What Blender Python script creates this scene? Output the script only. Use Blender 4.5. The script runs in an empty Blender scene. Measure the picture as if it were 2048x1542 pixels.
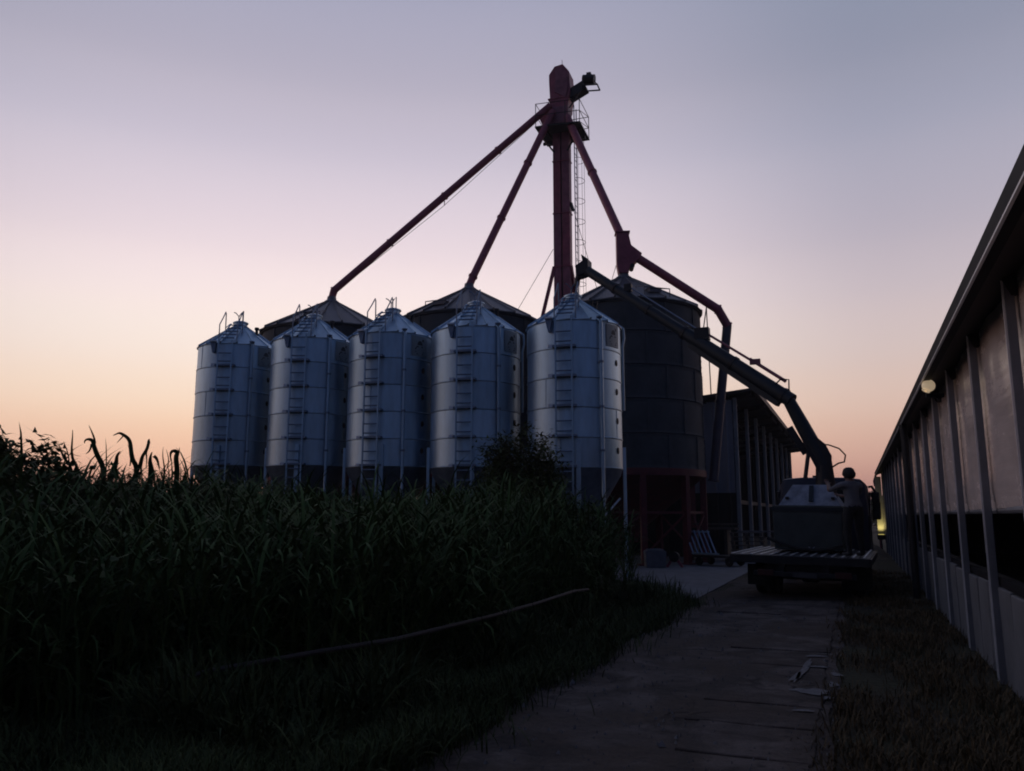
import bpy, math, random
import numpy as np
from mathutils import Vector, Matrix, Euler
R = math.radians
rnd = random.Random(7)
rng = np.random.default_rng(11)
scene = bpy.context.scene
COL = scene.collection

# ---------------------------------------------------------------- camera
# world axes: +Y runs along the road and the barn wall, +X to the right of it, metres
cam_d = bpy.data.cameras.new('camera'); cam = bpy.data.objects.new('camera', cam_d); COL.objects.link(cam)
cam_d.sensor_width = 36; cam_d.lens = 28.125; cam_d.clip_start = 0.05; cam_d.clip_end = 3000
cam.location = (0, 0, 1.65)
cam.rotation_euler = (R(90 + 9.23), 0, R(22.94))
scene.camera = cam

# ---------------------------------------------------------------- sky
def lin(c):
    return tuple(((v / 255) / 12.92 if v / 255 <= 0.04045 else ((v / 255 + 0.055) / 1.055) ** 2.4) for v in c)
SUN_AZ = R(35)            # left of +Y
SUN_EL = R(1.0)
sunv = (-math.sin(SUN_AZ), math.cos(SUN_AZ))
world = bpy.data.worlds.new('World'); scene.world = world; world.use_nodes = True
nt = world.node_tree; N = nt.nodes; L = nt.links; N.clear()
def node(t, **kw):
    n = N.new(t)
    for k, v in kw.items(): setattr(n, k, v)
    return n
def wmath(op, a, b=None, clamp=False):
    n = node('ShaderNodeMath', operation=op, use_clamp=clamp)
    for i, v in enumerate((a, b)):
        if v is None: continue
        if isinstance(v, (int, float)): n.inputs[i].default_value = v
        else: L.new(v, n.inputs[i])
    return n.outputs[0]
tc = node('ShaderNodeTexCoord'); sx = node('ShaderNodeSeparateXYZ'); L.new(tc.outputs['Generated'], sx.inputs[0])
el = wmath('MULTIPLY', wmath('ARCSINE', sx.outputs['Z']), 2 / math.pi)
hx = wmath('MULTIPLY', sx.outputs['X'], sunv[0]); hy = wmath('MULTIPLY', sx.outputs['Y'], sunv[1])
hl = wmath('SQRT', wmath('ADD', wmath('ADD', wmath('MULTIPLY', sx.outputs['X'], sx.outputs['X']), wmath('MULTIPLY', sx.outputs['Y'], sx.outputs['Y'])), 1e-6))
caz = wmath('DIVIDE', wmath('ADD', hx, hy), hl)
def ramp(stops):
    r = node('ShaderNodeValToRGB'); e = r.color_ramp.elements; r.color_ramp.interpolation = 'CARDINAL'
    while len(e) < len(stops): e.new(0.5)
    for i, (deg, c) in enumerate(stops):
        e[i].position = max(0, deg / 90); e[i].color = lin(c) + (1,)
    L.new(el, r.inputs[0]); return r.outputs[0]
SKY_SUN = [(0, (218, 150, 132)), (3.0, (243, 188, 160)), (6.5, (254, 219, 192)), (10, (255, 234, 219)), (14, (255, 237, 232)), (18, (240, 223, 228)),
           (24, (211, 201, 215)), (29, (186, 180, 197)), (36, (160, 161, 184)), (50, (114, 121, 149)), (90, (52, 67, 102))]
SKY_SIDE = [(0, (186, 132, 124)), (3.0, (209, 162, 147)), (6.5, (222, 188, 173)), (10, (217, 195, 189)), (14, (206, 191, 195)), (18, (188, 179, 191)),
            (24, (168, 167, 185)), (29, (149, 152, 172)), (36, (134, 142, 165)), (50, (100, 111, 140)), (90, (52, 67, 102))]
SKY_BACK = [(0, (44, 51, 70)), (5, (48, 57, 80)), (12, (52, 64, 92)), (25, (55, 69, 103)), (50, (54, 69, 105)), (90, (52, 67, 102))]
ra, rb, rc = ramp(SKY_SUN), ramp(SKY_SIDE), ramp(SKY_BACK)
def mapr(v, a, b):
    n = node('ShaderNodeMapRange', interpolation_type='SMOOTHSTEP'); L.new(v, n.inputs[0]); n.inputs[1].default_value = a; n.inputs[2].default_value = b
    return n.outputs[0]
def mixc(f, a, b, blend='MIX'):
    m = node('ShaderNodeMix', data_type='RGBA', blend_type=blend)
    if isinstance(f, float): m.inputs[0].default_value = f
    else: L.new(f, m.inputs[0])
    L.new(a, m.inputs[6]); L.new(b, m.inputs[7]); return m.outputs[2]
c1 = mixc(mapr(caz, 0.78, 1.01), rb, ra)
c2 = mixc(mapr(caz, -0.72, 0.64), rc, c1)
sky = node('ShaderNodeTexSky', sky_type='NISHITA'); sky.sun_disc = False
sky.sun_elevation = SUN_EL; sky.sun_rotation = -SUN_AZ; sky.dust_density = 2.0; sky.altitude = 50
bg_n = node('ShaderNodeBackground'); L.new(sky.outputs[0], bg_n.inputs[0]); bg_n.inputs[1].default_value = 0.004
bg = node('ShaderNodeBackground'); L.new(c2, bg.inputs[0]); bg.inputs[1].default_value = 1.0
addn = node('ShaderNodeAddShader'); L.new(bg.outputs[0], addn.inputs[0]); L.new(bg_n.outputs[0], addn.inputs[1])
outw = node('ShaderNodeOutputWorld'); L.new(addn.outputs[0], outw.inputs[0])

sun_d = bpy.data.lights.new('sun', 'SUN'); sun = bpy.data.objects.new('sun', sun_d); COL.objects.link(sun)
sun_d.energy = 0.06; sun_d.angle = R(12); sun_d.color = (1, 0.62, 0.42)
sd = Vector((sunv[0] * math.cos(R(2.5)), sunv[1] * math.cos(R(2.5)), math.sin(R(2.5))))
sun.rotation_euler = (-sd).to_track_quat('-Z', 'Y').to_euler(); sun.location = (-40, 40, 30)

vs = scene.view_settings
vs.view_transform = 'Standard'; vs.look = 'None'; vs.exposure = 0.0; vs.gamma = 1.0; vs.use_curve_mapping = False
scene.cycles.filter_width = 1.9
scene.cycles.max_bounces = 5

# ---------------------------------------------------------------- helpers
def tag(o, label=None, cat=None, group=None, kind=None):
    if label: o['label'] = label
    if cat: o['category'] = cat
    if group: o['group'] = group
    if kind: o['kind'] = kind
    return o
def empty(name, loc, label=None, cat=None, group=None, rz=0):
    o = bpy.data.objects.new(name, None); COL.objects.link(o); o.location = loc; o.rotation_euler = (0, 0, rz)
    o.empty_display_size = 0.3
    return tag(o, label, cat, group)
def place(name, mesh, parent=None, loc=(0, 0, 0), rot=(0, 0, 0), scale=None):
    o = bpy.data.objects.new(name, mesh); COL.objects.link(o)
    o.parent = parent; o.location = loc; o.rotation_euler = rot
    if scale: o.scale = scale
    return o
MATS = {}
def mat(name, col, rough=0.7, metal=0.0, var=0.25, scale=6.0, bump=0.0, bscale=30.0, stretch=(1, 1, 1), spec=0.5, col2=None):
    m = bpy.data.materials.new(name); m.use_nodes = True; t = m.node_tree; n = t.nodes; l = t.links
    b = n['Principled BSDF']; b.inputs['Roughness'].default_value = rough; b.inputs['Metallic'].default_value = metal
    b.inputs['Specular IOR Level'].default_value = spec
    tcn = n.new('ShaderNodeTexCoord'); mp = n.new('ShaderNodeMapping'); mp.inputs['Scale'].default_value = stretch; l.new(tcn.outputs['Object'], mp.inputs[0])
    nz = n.new('ShaderNodeTexNoise'); nz.inputs['Scale'].default_value = scale; nz.inputs['Detail'].default_value = 6; nz.inputs['Roughness'].default_value = 0.65; l.new(mp.outputs[0], nz.inputs[0])
    rp = n.new('ShaderNodeValToRGB'); e = rp.color_ramp.elements
    c2 = col2 or tuple(min(1, c * (1 + var)) for c in col); c1 = tuple(c * (1 - var) for c in col)
    e[0].position = 0.3; e[0].color = c1 + (1,); e[1].position = 0.7; e[1].color = c2 + (1,)
    l.new(nz.outputs['Fac'], rp.inputs[0]); l.new(rp.outputs[0], b.inputs['Base Color'])
    mr = n.new('ShaderNodeMapRange'); mr.inputs[3].default_value = max(0.02, rough - 0.12); mr.inputs[4].default_value = min(1, rough + 0.12)
    l.new(nz.outputs['Fac'], mr.inputs[0]); l.new(mr.outputs[0], b.inputs['Roughness'])
    if bump:
        n2 = n.new('ShaderNodeTexNoise'); n2.inputs['Scale'].default_value = bscale; n2.inputs['Detail'].default_value = 5; l.new(mp.outputs[0], n2.inputs[0])
        bp = n.new('ShaderNodeBump'); bp.inputs['Strength'].default_value = bump; bp.inputs['Distance'].default_value = 0.02
        l.new(n2.outputs['Fac'], bp.inputs['Height']); l.new(bp.outputs[0], b.inputs['Normal'])
    MATS[name] = m; return m

M_galv = mat('galvanised_steel', (0.42, 0.565, 0.69), 0.42, 0.9, 0.20, 3.2, 0.06, 4, (1, 1, 0.22))
def per_object_tint(m, lo, hi):
    n = m.node_tree.nodes; l = m.node_tree.links; b = n['Principled BSDF']; src = b.inputs['Base Color'].links[0].from_socket
    oi = n.new('ShaderNodeObjectInfo'); mr = n.new('ShaderNodeMapRange'); mr.inputs[3].default_value = lo; mr.inputs[4].default_value = hi; l.new(oi.outputs['Random'], mr.inputs[0])
    mx = n.new('ShaderNodeVectorMath'); mx.operation = 'SCALE'; l.new(src, mx.inputs[0]); l.new(mr.outputs[0], mx.inputs['Scale']); l.new(mx.outputs[0], b.inputs['Base Color'])
per_object_tint(M_galv, .84, 1.08)
M_galv_d = mat('galvanised_fitting', (0.20, 0.25, 0.33), 0.5, 0.8, 0.2, 6)
M_galv_l = mat('bright_bracket', (0.75, 0.76, 0.78), 0.4, 0.6, 0.1, 6)
M_binwall = mat('dark_bin_steel', (0.066, 0.076, 0.085), 0.7, 0.0, 0.3, 1.5, 0.05, 8, spec=.2)
M_binroof = mat('bin_roof_steel', (0.17, 0.165, 0.18), 0.5, 0.6, 0.25, 2)
M_red = mat('red_paint', (0.34, 0.075, 0.11), 0.5, 0.1, 0.3, 3)  # red lifted towards purple, haze veil on the tower put into the colour
M_redd = mat('hazed_red_paint', (0.30, 0.10, 0.135), 0.55, 0.1, 0.35, 3)  # second red, also paled and purpled to stand in for haze
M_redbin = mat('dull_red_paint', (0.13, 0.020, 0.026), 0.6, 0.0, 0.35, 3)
M_black = mat('black_steel', (0.015, 0.015, 0.018), 0.5, 0.2, 0.3, 5)
M_rubber = mat('rubber', (0.012, 0.012, 0.012), 0.8, 0, 0.2, 20)
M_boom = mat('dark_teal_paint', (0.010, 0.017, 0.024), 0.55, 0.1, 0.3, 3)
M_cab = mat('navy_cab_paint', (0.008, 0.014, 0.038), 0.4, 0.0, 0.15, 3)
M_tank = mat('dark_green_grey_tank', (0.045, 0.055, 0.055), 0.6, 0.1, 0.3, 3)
M_tankp = mat('pale_dusty_hopper', (0.24, 0.27, 0.33), 0.7, 0.0, 0.4, 5)
M_deck = mat('worn_steel_deck', (0.045, 0.05, 0.06), 0.5, 0.3, 0.35, 9)
M_conc = mat('concrete', (0.16, 0.16, 0.17), 0.85, 0, 0.3, 2.2, 0.3, 25)
M_wood = mat('weathered_wood', (0.10, 0.085, 0.07), 0.8, 0, 0.35, 4, 0.2, 30, (1, 8, 8))
M_glass = mat('dark_glass', (0.01, 0.012, 0.015), 0.08, 0, 0.1, 3)
M_mark = mat('emblem_print', (0.02, 0.035, 0.045), 0.6, 0, 0.1, 3)
M_plate = mat('sign_plate', (0.26, 0.31, 0.33), 0.55, 0.1, 0.15, 6)
M_white = mat('dusty_white', (0.13, 0.135, 0.16), 0.7, 0, 0.2, 6)

class MB:
    def __init__(s): s.v = []; s.f = []
    def add(s, vs_, fs): k = len(s.v); s.v += [tuple(v) for v in vs_]; s.f += [tuple(i + k for i in f) for f in fs]; return s
    def box(s, c, d, rot=None):
        h = [x / 2 for x in d]; p = [Vector((x * h[0], y * h[1], z * h[2])) for x in (-1, 1) for y in (-1, 1) for z in (-1, 1)]
        if rot is not None:
            M = rot if isinstance(rot, Matrix) else Euler(rot).to_matrix(); p = [M @ q for q in p]
        c = Vector(c)
        return s.add([q + c for q in p], [(0, 1, 3, 2), (4, 6, 7, 5), (0, 4, 5, 1), (2, 3, 7, 6), (0, 2, 6, 4), (1, 5, 7, 3)])
    def bar(s, a, b, w, h, up=(0, 0, 1)):
        a = Vector(a); b = Vector(b); d = b - a; y = d.normalized(); x = y.cross(Vector(up))
        if x.length < 1e-4: x = y.cross(Vector((1, 0, 0)))
        x.normalize(); z = x.cross(y); M = Matrix((x, y, z)).transposed()
        return s.box((a + b) / 2, (w, d.length, h), M)
    def tube(s, pts, r, n=8, cap=True):
        pts = [Vector(p) for p in pts]; k = len(pts); rs = r if isinstance(r, (list, tuple)) else [r] * k
        vs_ = []; prev = None
        for i, p in enumerate(pts):
            t = (pts[min(i + 1, k - 1)] - pts[max(i - 1, 0)]).normalized()
            if prev is None:
                a = Vector((0, 0, 1)) if abs(t.z) < 0.9 else Vector((1, 0, 0)); x = t.cross(a).normalized()
            else:
                x = (prev - t * prev.dot(t)).normalized()
            prev = x; y = t.cross(x)
            vs_ += [p + (x * math.cos(q) + y * math.sin(q)) * rs[i] for q in [2 * math.pi * j / n for j in range(n)]]
        fs = [(i * n + j, i * n + (j + 1) % n, (i + 1) * n + (j + 1) % n, (i + 1) * n + j) for i in range(k - 1) for j in range(n)]
        if cap: fs += [tuple(range(n - 1, -1, -1)), tuple(range((k - 1) * n, k * n))]
        return s.add(vs_, fs)
    def lathe(s, prof, n=32, a0=0, a1=2 * math.pi, c=(0, 0, 0)):
        full = abs(a1 - a0 - 2 * math.pi) < 1e-6; m = n if full else n + 1
        vs_ = [(c[0] + r * math.cos(a0 + (a1 - a0) * j / n), c[1] + r * math.sin(a0 + (a1 - a0) * j / n), c[2] + z) for r, z in prof for j in range(m)]
        fs = [(i * m + j, i * m + (j + 1) % m, (i + 1) * m + (j + 1) % m, (i + 1) * m + j) for i in range(len(prof) - 1) for j in range(n)]
        return s.add(vs_, fs)
    def prism(s, poly, y0, y1, axis='y'):
        k = len(poly); f = (lambda a, b, t: (a, t, b)) if axis == 'y' else ((lambda a, b, t: (t, a, b)) if axis == 'x' else (lambda a, b, t: (a, b, t)))
        vs_ = [f(a, b, y0) for a, b in poly] + [f(a, b, y1) for a, b in poly]
        return s.add(vs_, [tuple(range(k)), tuple(range(2 * k - 1, k - 1, -1))] + [(i, i + k, (i + 1) % k + k, (i + 1) % k) for i in range(k)])
    def mesh(s, name, m, smooth=False, angle=None, bevel=0):
        me = bpy.data.meshes.new(name); me.from_pydata(s.v, [], s.f)
        if True:
            import bmesh
            bm = bmesh.new(); bm.from_mesh(me)
            bmesh.ops.recalc_face_normals(bm, faces=bm.faces)
            if bevel:
                bmesh.ops.bevel(bm, geom=[e for e in bm.edges if len(e.link_faces) == 2 and e.calc_face_angle(0) > 0.6], offset=bevel, segments=2, affect='EDGES', profile=0.5)
            bm.to_mesh(me); bm.free()
        if smooth:
            me.polygons.foreach_set('use_smooth', [True] * len(me.polygons))
            me.set_sharp_from_angle(angle=angle or R(35))
        me.materials.append(m); return me
    def build(s, name, m, parent=None, loc=(0, 0, 0), rot=(0, 0, 0), smooth=False, bevel=0, angle=None):
        return place(name, s.mesh(name, m, smooth, angle, bevel), parent, loc, rot)

def gz(w, s):   # the yard rises gently to the left
    t = min(1.0, max(0.0, (-6.0 - w) / 16.0)); return 0.45 * t * t * (3 - 2 * t)

# ---------------------------------------------------------------- ground, road, pad
def ground_mat():
    m = bpy.data.materials.new('dark_earth_and_turf'); m.use_nodes = True; t = m.node_tree; n = t.nodes; l = t.links; b = n['Principled BSDF']
    b.inputs['Roughness'].default_value = 0.95; b.inputs['Specular IOR Level'].default_value = 0.2
    tcn = n.new('ShaderNodeTexCoord')
    def nz(sc, d=8):
        q = n.new('ShaderNodeTexNoise'); q.inputs['Scale'].default_value = sc; q.inputs['Detail'].default_value = d; l.new(tcn.outputs['Object'], q.inputs[0]); return q.outputs['Fac']
    a = n.new('ShaderNodeValToRGB'); a.color_ramp.elements[0].position = .35; a.color_ramp.elements[1].position = .65
    a.color_ramp.elements[0].color = (0.060, 0.048, 0.036, 1); a.color_ramp.elements[1].color = (0.052, 0.058, 0.034, 1); l.new(nz(0.7), a.inputs[0])
    c = n.new('ShaderNodeMix'); c.data_type = 'RGBA'; c.blend_type = 'MULTIPLY'; c.inputs[0].default_value = .8; l.new(a.outputs[0], c.inputs[6])
    g = n.new('ShaderNodeValToRGB'); g.color_ramp.elements[0].position = .3; g.color_ramp.elements[0].color = (.4, .4, .4, 1); g.color_ramp.elements[1].position = .7; l.new(nz(14), g.inputs[0]); l.new(g.outputs[0], c.inputs[7])
    l.new(c.outputs[2], b.inputs['Base Color'])
    bp = n.new('ShaderNodeBump'); bp.inputs['Strength'].default_value = .6; bp.inputs['Distance'].default_value = .05; l.new(nz(9), bp.inputs['Height']); l.new(bp.outputs[0], b.inputs['Normal'])
    return m
M_ground = ground_mat()
xs = sorted(set([-900, -650, -400, -200, -120, -80, -60, -50, -40] + list(range(-32, 14, 2)) + [20, 30, 45, 70, 120, 250, 500, 900]))
ys = sorted(set([-300, -100, -40, -20] + list(range(-10, 46, 2)) + [50, 60, 75, 100, 150, 250, 500, 1000]))
mb = MB(); mb.v = [(x, y, gz(x, y)) for y in ys for x in xs]; nx = len(xs)
mb.f = [(j * nx + i, j * nx + i + 1, (j + 1) * nx + i + 1, (j + 1) * nx + i) for j in range(len(ys) - 1) for i in range(nx - 1)]
tag(mb.build('ground', M_ground, smooth=True), kind='structure')

def road_mat():
    m = bpy.data.materials.new('broken_dusty_concrete'); m.use_nodes = True; t = m.node_tree; n = t.nodes; l = t.links; b = n['Principled BSDF']
    b.inputs['Roughness'].default_value = 0.9; b.inputs['Specular IOR Level'].default_value = 0.15
    geo = n.new('ShaderNodeNewGeometry')
    def nz(sc, d=8, dist=0.0, vec=None):
        q = n.new('ShaderNodeTexNoise'); q.inputs['Scale'].default_value = sc; q.inputs['Detail'].default_value = d; q.inputs['Roughness'].default_value = .62; q.inputs['Distortion'].default_value = dist; l.new(vec or geo.outputs['Position'], q.inputs[0]); return q.outputs['Fac']
    def rp(v, a, ca, b_, cb):
        r = n.new('ShaderNodeValToRGB'); e = r.color_ramp.elements; e[0].position = a; e[0].color = ca + (1,); e[1].position = b_; e[1].color = cb + (1,); l.new(v, r.inputs[0]); return r.outputs[0]
    def mix(f, a, c, mode='MIX'):
        x = n.new('ShaderNodeMix'); x.data_type = 'RGBA'; x.blend_type = mode
        if isinstance(f, float): x.inputs[0].default_value = f
        else: l.new(f, x.inputs[0])
        l.new(a, x.inputs[6])
        if isinstance(c, tuple): x.inputs[7].default_value = c + (1,)
        else: l.new(c, x.inputs[7])
        return x.outputs[2]
    g0, g1 = (0, 0, 0), (1, 1, 1)
    base = rp(nz(1.6, 10, .8), .38, (.058, .048, .044), .62, (.170, .142, .130))
    c = mix(rp(nz(.55, 8, .5), .48, g0, .60, g1), base, (.095, .074, .062))          # soil washed over
    c = mix(rp(nz(3.2, 8, 1.2), .60, g0, .70, g1), c, (.052, .046, .046))            # broken dark patches
    mp = n.new('ShaderNodeMapping'); mp.inputs['Scale'].default_value = (3.2, .35, 1); l.new(geo.outputs['Position'], mp.inputs[0])
    c = mix(rp(nz(1.1, 6, .4, mp.outputs[0]), .50, g0, .68, (.7, .7, .7)), c, (.066, .057, .054))   # wheel tracks
    v = n.new('ShaderNodeTexVoronoi'); v.feature = 'DISTANCE_TO_EDGE'; v.inputs['Scale'].default_value = .8
    ad = n.new('ShaderNodeVectorMath'); ad.operation = 'ADD'; nn = n.new('ShaderNodeTexNoise'); nn.inputs['Scale'].default_value = 2.2; nn.inputs['Detail'].default_value = 6; l.new(geo.outputs['Position'], nn.inputs[0]); l.new(nn.outputs['Color'], ad.inputs[0]); l.new(geo.outputs['Position'], ad.inputs[1]); l.new(ad.outputs[0], v.inputs[0])
    crack = rp(v.outputs['Distance'], .0, (.8, .8, .8), .05, g0); crk = mix(1.0, crack, rp(nz(.8, 4), .50, g0, .62, g1), 'MULTIPLY')
    c = mix(crk, c, (.028, .025, .025))
    c = mix(.55, c, rp(nz(38, 6), .3, (.45, .45, .45), .7, (1.0, 1.0, 1.0)), 'MULTIPLY')
    l.new(c, b.inputs['Base Color'])
    bp = n.new('ShaderNodeBump'); bp.inputs['Strength'].default_value = .8; bp.inputs['Distance'].default_value = .035; l.new(nz(11, 10), bp.inputs['Height'])
    b2 = n.new('ShaderNodeBump'); b2.inputs['Strength'].default_value = .7; b2.inputs['Distance'].default_value = .03; b2.invert = True; l.new(crk, b2.inputs['Height']); l.new(bp.outputs[0], b2.inputs['Normal']); l.new(b2.outputs[0], b.inputs['Normal'])
    return m
M_road = road_mat()
# road bed far ahead and under the slabs
mb = MB(); rows = [-6 + i * 0.5 for i in range(0, 181)]
for s in rows:
    lw = -2.85 + 0.16 * math.sin(s * 1.7) + 0.10 * math.sin(s * 4.1 + 1); rw = -0.27 + 0.04 * math.sin(s * 2.3)
    mb.v += [(lw + (rw - lw) * k / 6, s, 0.014 + 0.007 * math.sin(s * 2.1 + k)) for k in range(7)]
for i in range(len(rows) - 1):
    for k in range(6): a = i * 7 + k; mb.f.append((a, a + 1, a + 8, a + 7))
road = tag(mb.build('road', M_road, smooth=True), kind='structure')
# concrete slabs of the lane, as far as they can be told apart
joints = [2.3, 3.6, 4.9, 5.95, 6.85, 7.62, 8.5, 9.6, 10.65, 11.9, 13.1, 14.4, 15.7, 17.0, 18.3, 19.6, 20.9, 22.2]
slabs = [(rnd.choice((-1.35, -1.6, -1.85, -2.2)), -0.36, a, b) for a, b in zip(joints, joints[1:])]
for (x0, x1, s0, s1) in slabs:
    s0 += .006; s1 -= .006; x0 += rnd.uniform(-.15, .15); x1 += rnd.uniform(-.03, .0)
    if True:
        n = 5; mb = MB(); z = 0.022
        def edge(a, b, k):
            return [(a[0] + (b[0] - a[0]) * q / k + rnd.uniform(-.018, .018), a[1] + (b[1] - a[1]) * q / k + rnd.uniform(-.018, .018)) for q in range(k)]
        poly = edge((x0, s0), (x1, s0), n) + edge((x1, s0), (x1, s1), n) + edge((x1, s1), (x0, s1), n) + edge((x0, s1), (x0, s0), n)
        tx, ty = rnd.uniform(-.006, .006), rnd.uniform(-.008, .008); cx, cy = (x0 + x1) / 2, (s0 + s1) / 2; zz = z + rnd.uniform(-.004, .005)
        top = [(x, y, zz + tx * (x - cx) + ty * (y - cy)) for x, y in poly]; ins = [(cx + (x - cx) * .985, cy + (y - cy) * .98, q + .006) for x, y, q in top]
        k = len(poly); mb.v = [(x, y, -0.03) for x, y in poly] + top + ins
        for j in range(k): mb.f += [(j, (j + 1) % k, k + (j + 1) % k, k + j), (k + j, k + (j + 1) % k, 2 * k + (j + 1) % k, 2 * k + j)]
        mb.f.append(tuple(range(2 * k, 3 * k)))
        mb.build('slab', M_road, road)
# loose grit on the lane
g = np.random.default_rng(5); n = 1400; pv = []; pf_ = []
for k in range(n):
    x, y = g.uniform(-2.9, -.2), 2.4 + 14 * g.uniform(0, 1) ** 1.6; r_ = g.uniform(.004, .018) * (1 + 1.2 * (g.uniform() < .06)); a = g.uniform(0, 6.28); b_ = len(pv); z = .03
    pv += [(x + r_ * math.cos(a + q * 2.1) * g.uniform(.7, 1.2), y + r_ * math.sin(a + q * 2.1) * g.uniform(.7, 1.2), z - .012) for q in range(3)] + [(x, y, z + r_ * .8)]
    pf_ += [(b_, b_ + 1, b_ + 3), (b_ + 1, b_ + 2, b_ + 3), (b_ + 2, b_, b_ + 3)]
gm = bpy.data.meshes.new('loose_grit'); gm.from_pydata(pv, [], pf_); gm.materials.append(M_conc); tag(place('loose_grit', gm), 'loose grit and small stones scattered on the lane', 'grit', kind='stuff')
# concrete apron under the bins
mb = MB(); poly = [(-2.98, 16.3), (-2.95, 32), (-11, 32.6), (-11.2, 23.9), (-5.4, 17.2), (-4.6, 15.75), (-3.6, 15.6)]
mb.prism(poly, -.05, .035, 'z'); tag(mb.build('concrete_pavement', M_conc), kind='structure')

# spilled white paint on the slabs
M_spill = mat('dried_white_spill', (0.14, 0.14, 0.15), 0.9, 0, 0.55, 30)
def blob(cx, cy, rx, ry, rot, seed, n=40):
    q = random.Random(seed); pts = []
    for j in range(n):
        a = 2 * math.pi * j / n; k = 1 + .16 * math.sin(3 * a + seed) + .10 * math.sin(7 * a + 2 * seed) + q.uniform(-.04, .04)
        x, y = rx * k * math.cos(a), ry * k * math.sin(a); pts.append((cx + x * math.cos(rot) - y * math.sin(rot), cy + x * math.sin(rot) + y * math.cos(rot)))
    return pts
o = empty('white_paint_spill', (-.5, 9, .0), 'dried white spill in a forked shape on the road slabs', 'paint spill')
for a in [(-.60, 9.40, .034, .66, -.06, 1), (-.655, 8.95, .035, .25, -.12, 2), (-.52, 10.3, .12, .06, .3, 3), (-.47, 9.6, .10, .05, 0.2, 4), (-.48, 8.26, .16, .13, -.05, 5), (-.38, 8.10, .10, .06, .05, 6), (-.30, 8.75, .05, .12, .1, 8), (-.28, 9.3, .05, .1, .3, 9), (-.50, 7.45, .09, .035, .2, 10), (-.42, 10.5, .1, .02, 0, 11)]:
    p = blob(*a); k = len(p); mb = MB(); mb.v = [(x + .5, y - 9, .024 if a[0] > -.42 else .039) for x, y in p]; mb.f.append(tuple(range(k))); mb.build('splash', M_spill, o)

# ---------------------------------------------------------------- feed silos
SR = 1.30; RH = 0.79; NR = 5; BZ = 2.87; EZ = BZ + NR * RH      # eave
mb = MB(); mb.lathe([(SR - .03, 0.0), (SR + .016, 0.0), (SR + .018, .022), (SR + .003, .034), (SR, .30), (SR - .002, RH - .012), (SR - .03, RH - .008)], 56)
for k in range(3):    # overlapping sheet seams
    a = 2 * math.pi * k / 3 + .5; mb.bar((math.cos(a) * (SR + .003), math.sin(a) * (SR + .003), .03), (math.cos(a) * (SR + .003), math.sin(a) * (SR + .003), RH - .02), .02, .012, (math.cos(a), math.sin(a), 0))
ring_me = mb.mesh('wall_ring', M_galv, True, R(30))
NP = 16; CR = .22; CH = .80      # cone: eave radius SR+.05 -> CR
mb = MB(); da = math.pi / NP
r0, r1 = SR + .05, CR
def pol(r, a, z): return (r * math.cos(a), r * math.sin(a), z)
mb.add([pol(r0, -da, -.03), pol(r0, da, -.03), pol(r1, da, CH), pol(r1, -da, CH), pol(r0, da * .80, .0), pol(r1, da * .80, CH + .02), pol(r0, da * .86, .035), pol(r1, da * .86, CH + .05), pol(r0, da, .035), pol(r1, da, CH + .05)],
       [(0, 1, 4), (0, 4, 5, 3), (4, 6, 7, 5), (6, 8, 9, 7), (8, 1, 2, 9)])
roofp_me = mb.mesh('roof_panel', M_galv)
mb = MB(); mb.lathe([(SR - .05, 0), (1.30, 0.02), (1.24, -.18), (.28, -1.75), (.24, -1.95), (.05, -1.95)], 40); hop_me = mb.mesh('hopper', M_galv_d, True)
mb = MB(); mb.lathe([(CR, -.02), (CR, .13), (CR + .035, .13), (CR + .035, .17), (.16, .21), (0.001, .225)], 24); cap_me = mb.mesh('filler_cap', M_galv, True)
mb = MB(); mb.tube([(0, 0, 0), (0, 0, .22), (-.10, 0, .34), (-.17, 0, .37)], .017, 6).tube([(0, 0, .22), (.08, 0, .34), (.15, 0, .42), (.15, 0, .05)], .017, 6); lever_me = mb.mesh('lid_lever', M_galv_d, True)
mb = MB(); mb.lathe([(.05, -.1), (.05, .12), (.075, .12), (.075, .2), (.001, .22)], 12); breather_me = mb.mesh('breather', M_black, True)
legh = BZ + .62
mb = MB(); mb.box((SR + .05, 0, legh / 2 - .2), (.09, .12, legh + .4)).box((SR + .05, 0, .06), (.24, .24, .05)); leg_me = mb.mesh('leg', M_galv, bevel=.008)
# ladder facing -Y
LW = .215; LO = SR + .17
mb = MB()
for sx_ in (-1, 1): mb.box((sx_ * LW, -LO, (BZ - 1.05 + EZ + .05) / 2), (.045, .03, EZ + .05 - BZ + 1.05))
for sx_ in (-1, 1): mb.bar((sx_ * LW, -SR - .10, EZ + .05), (sx_ * LW, -CR - .12, EZ + CH + .05), .04, .03)
rail_me = mb.mesh('ladder', M_galv)
mb = MB(); mb.tube([(-LW, 0, 0), (LW, 0, 0)], .021, 6); rung_me = mb.mesh('rung', M_galv_d)
mb = MB(); mb.box((0, -SR - .085, 0), (.62, .19, .055)); stand_me = mb.mesh('standoff', M_galv_d)
mb = MB(); mb.box((-.36, -SR - .11, .012), (.13, .16, .05)).box((-.36, -SR - .19, -.005), (.11, .02, .09)); brk_me = mb.mesh('bracket', M_galv_l, bevel=.006)
mb = MB(); mb.prism([(-.52, EZ + .01), (-.33, EZ + .01), (-.385, EZ - .34), (-.44, EZ - .34)], -SR - .06, -SR + .12); gus_me = mb.mesh('gusset', M_galv_d)
mb = MB(); mb.box((-.42, -SR - .07, EZ + .035), (.2, .12, .05)); gust_me = mb.mesh('bracket', M_galv_l)
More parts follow.
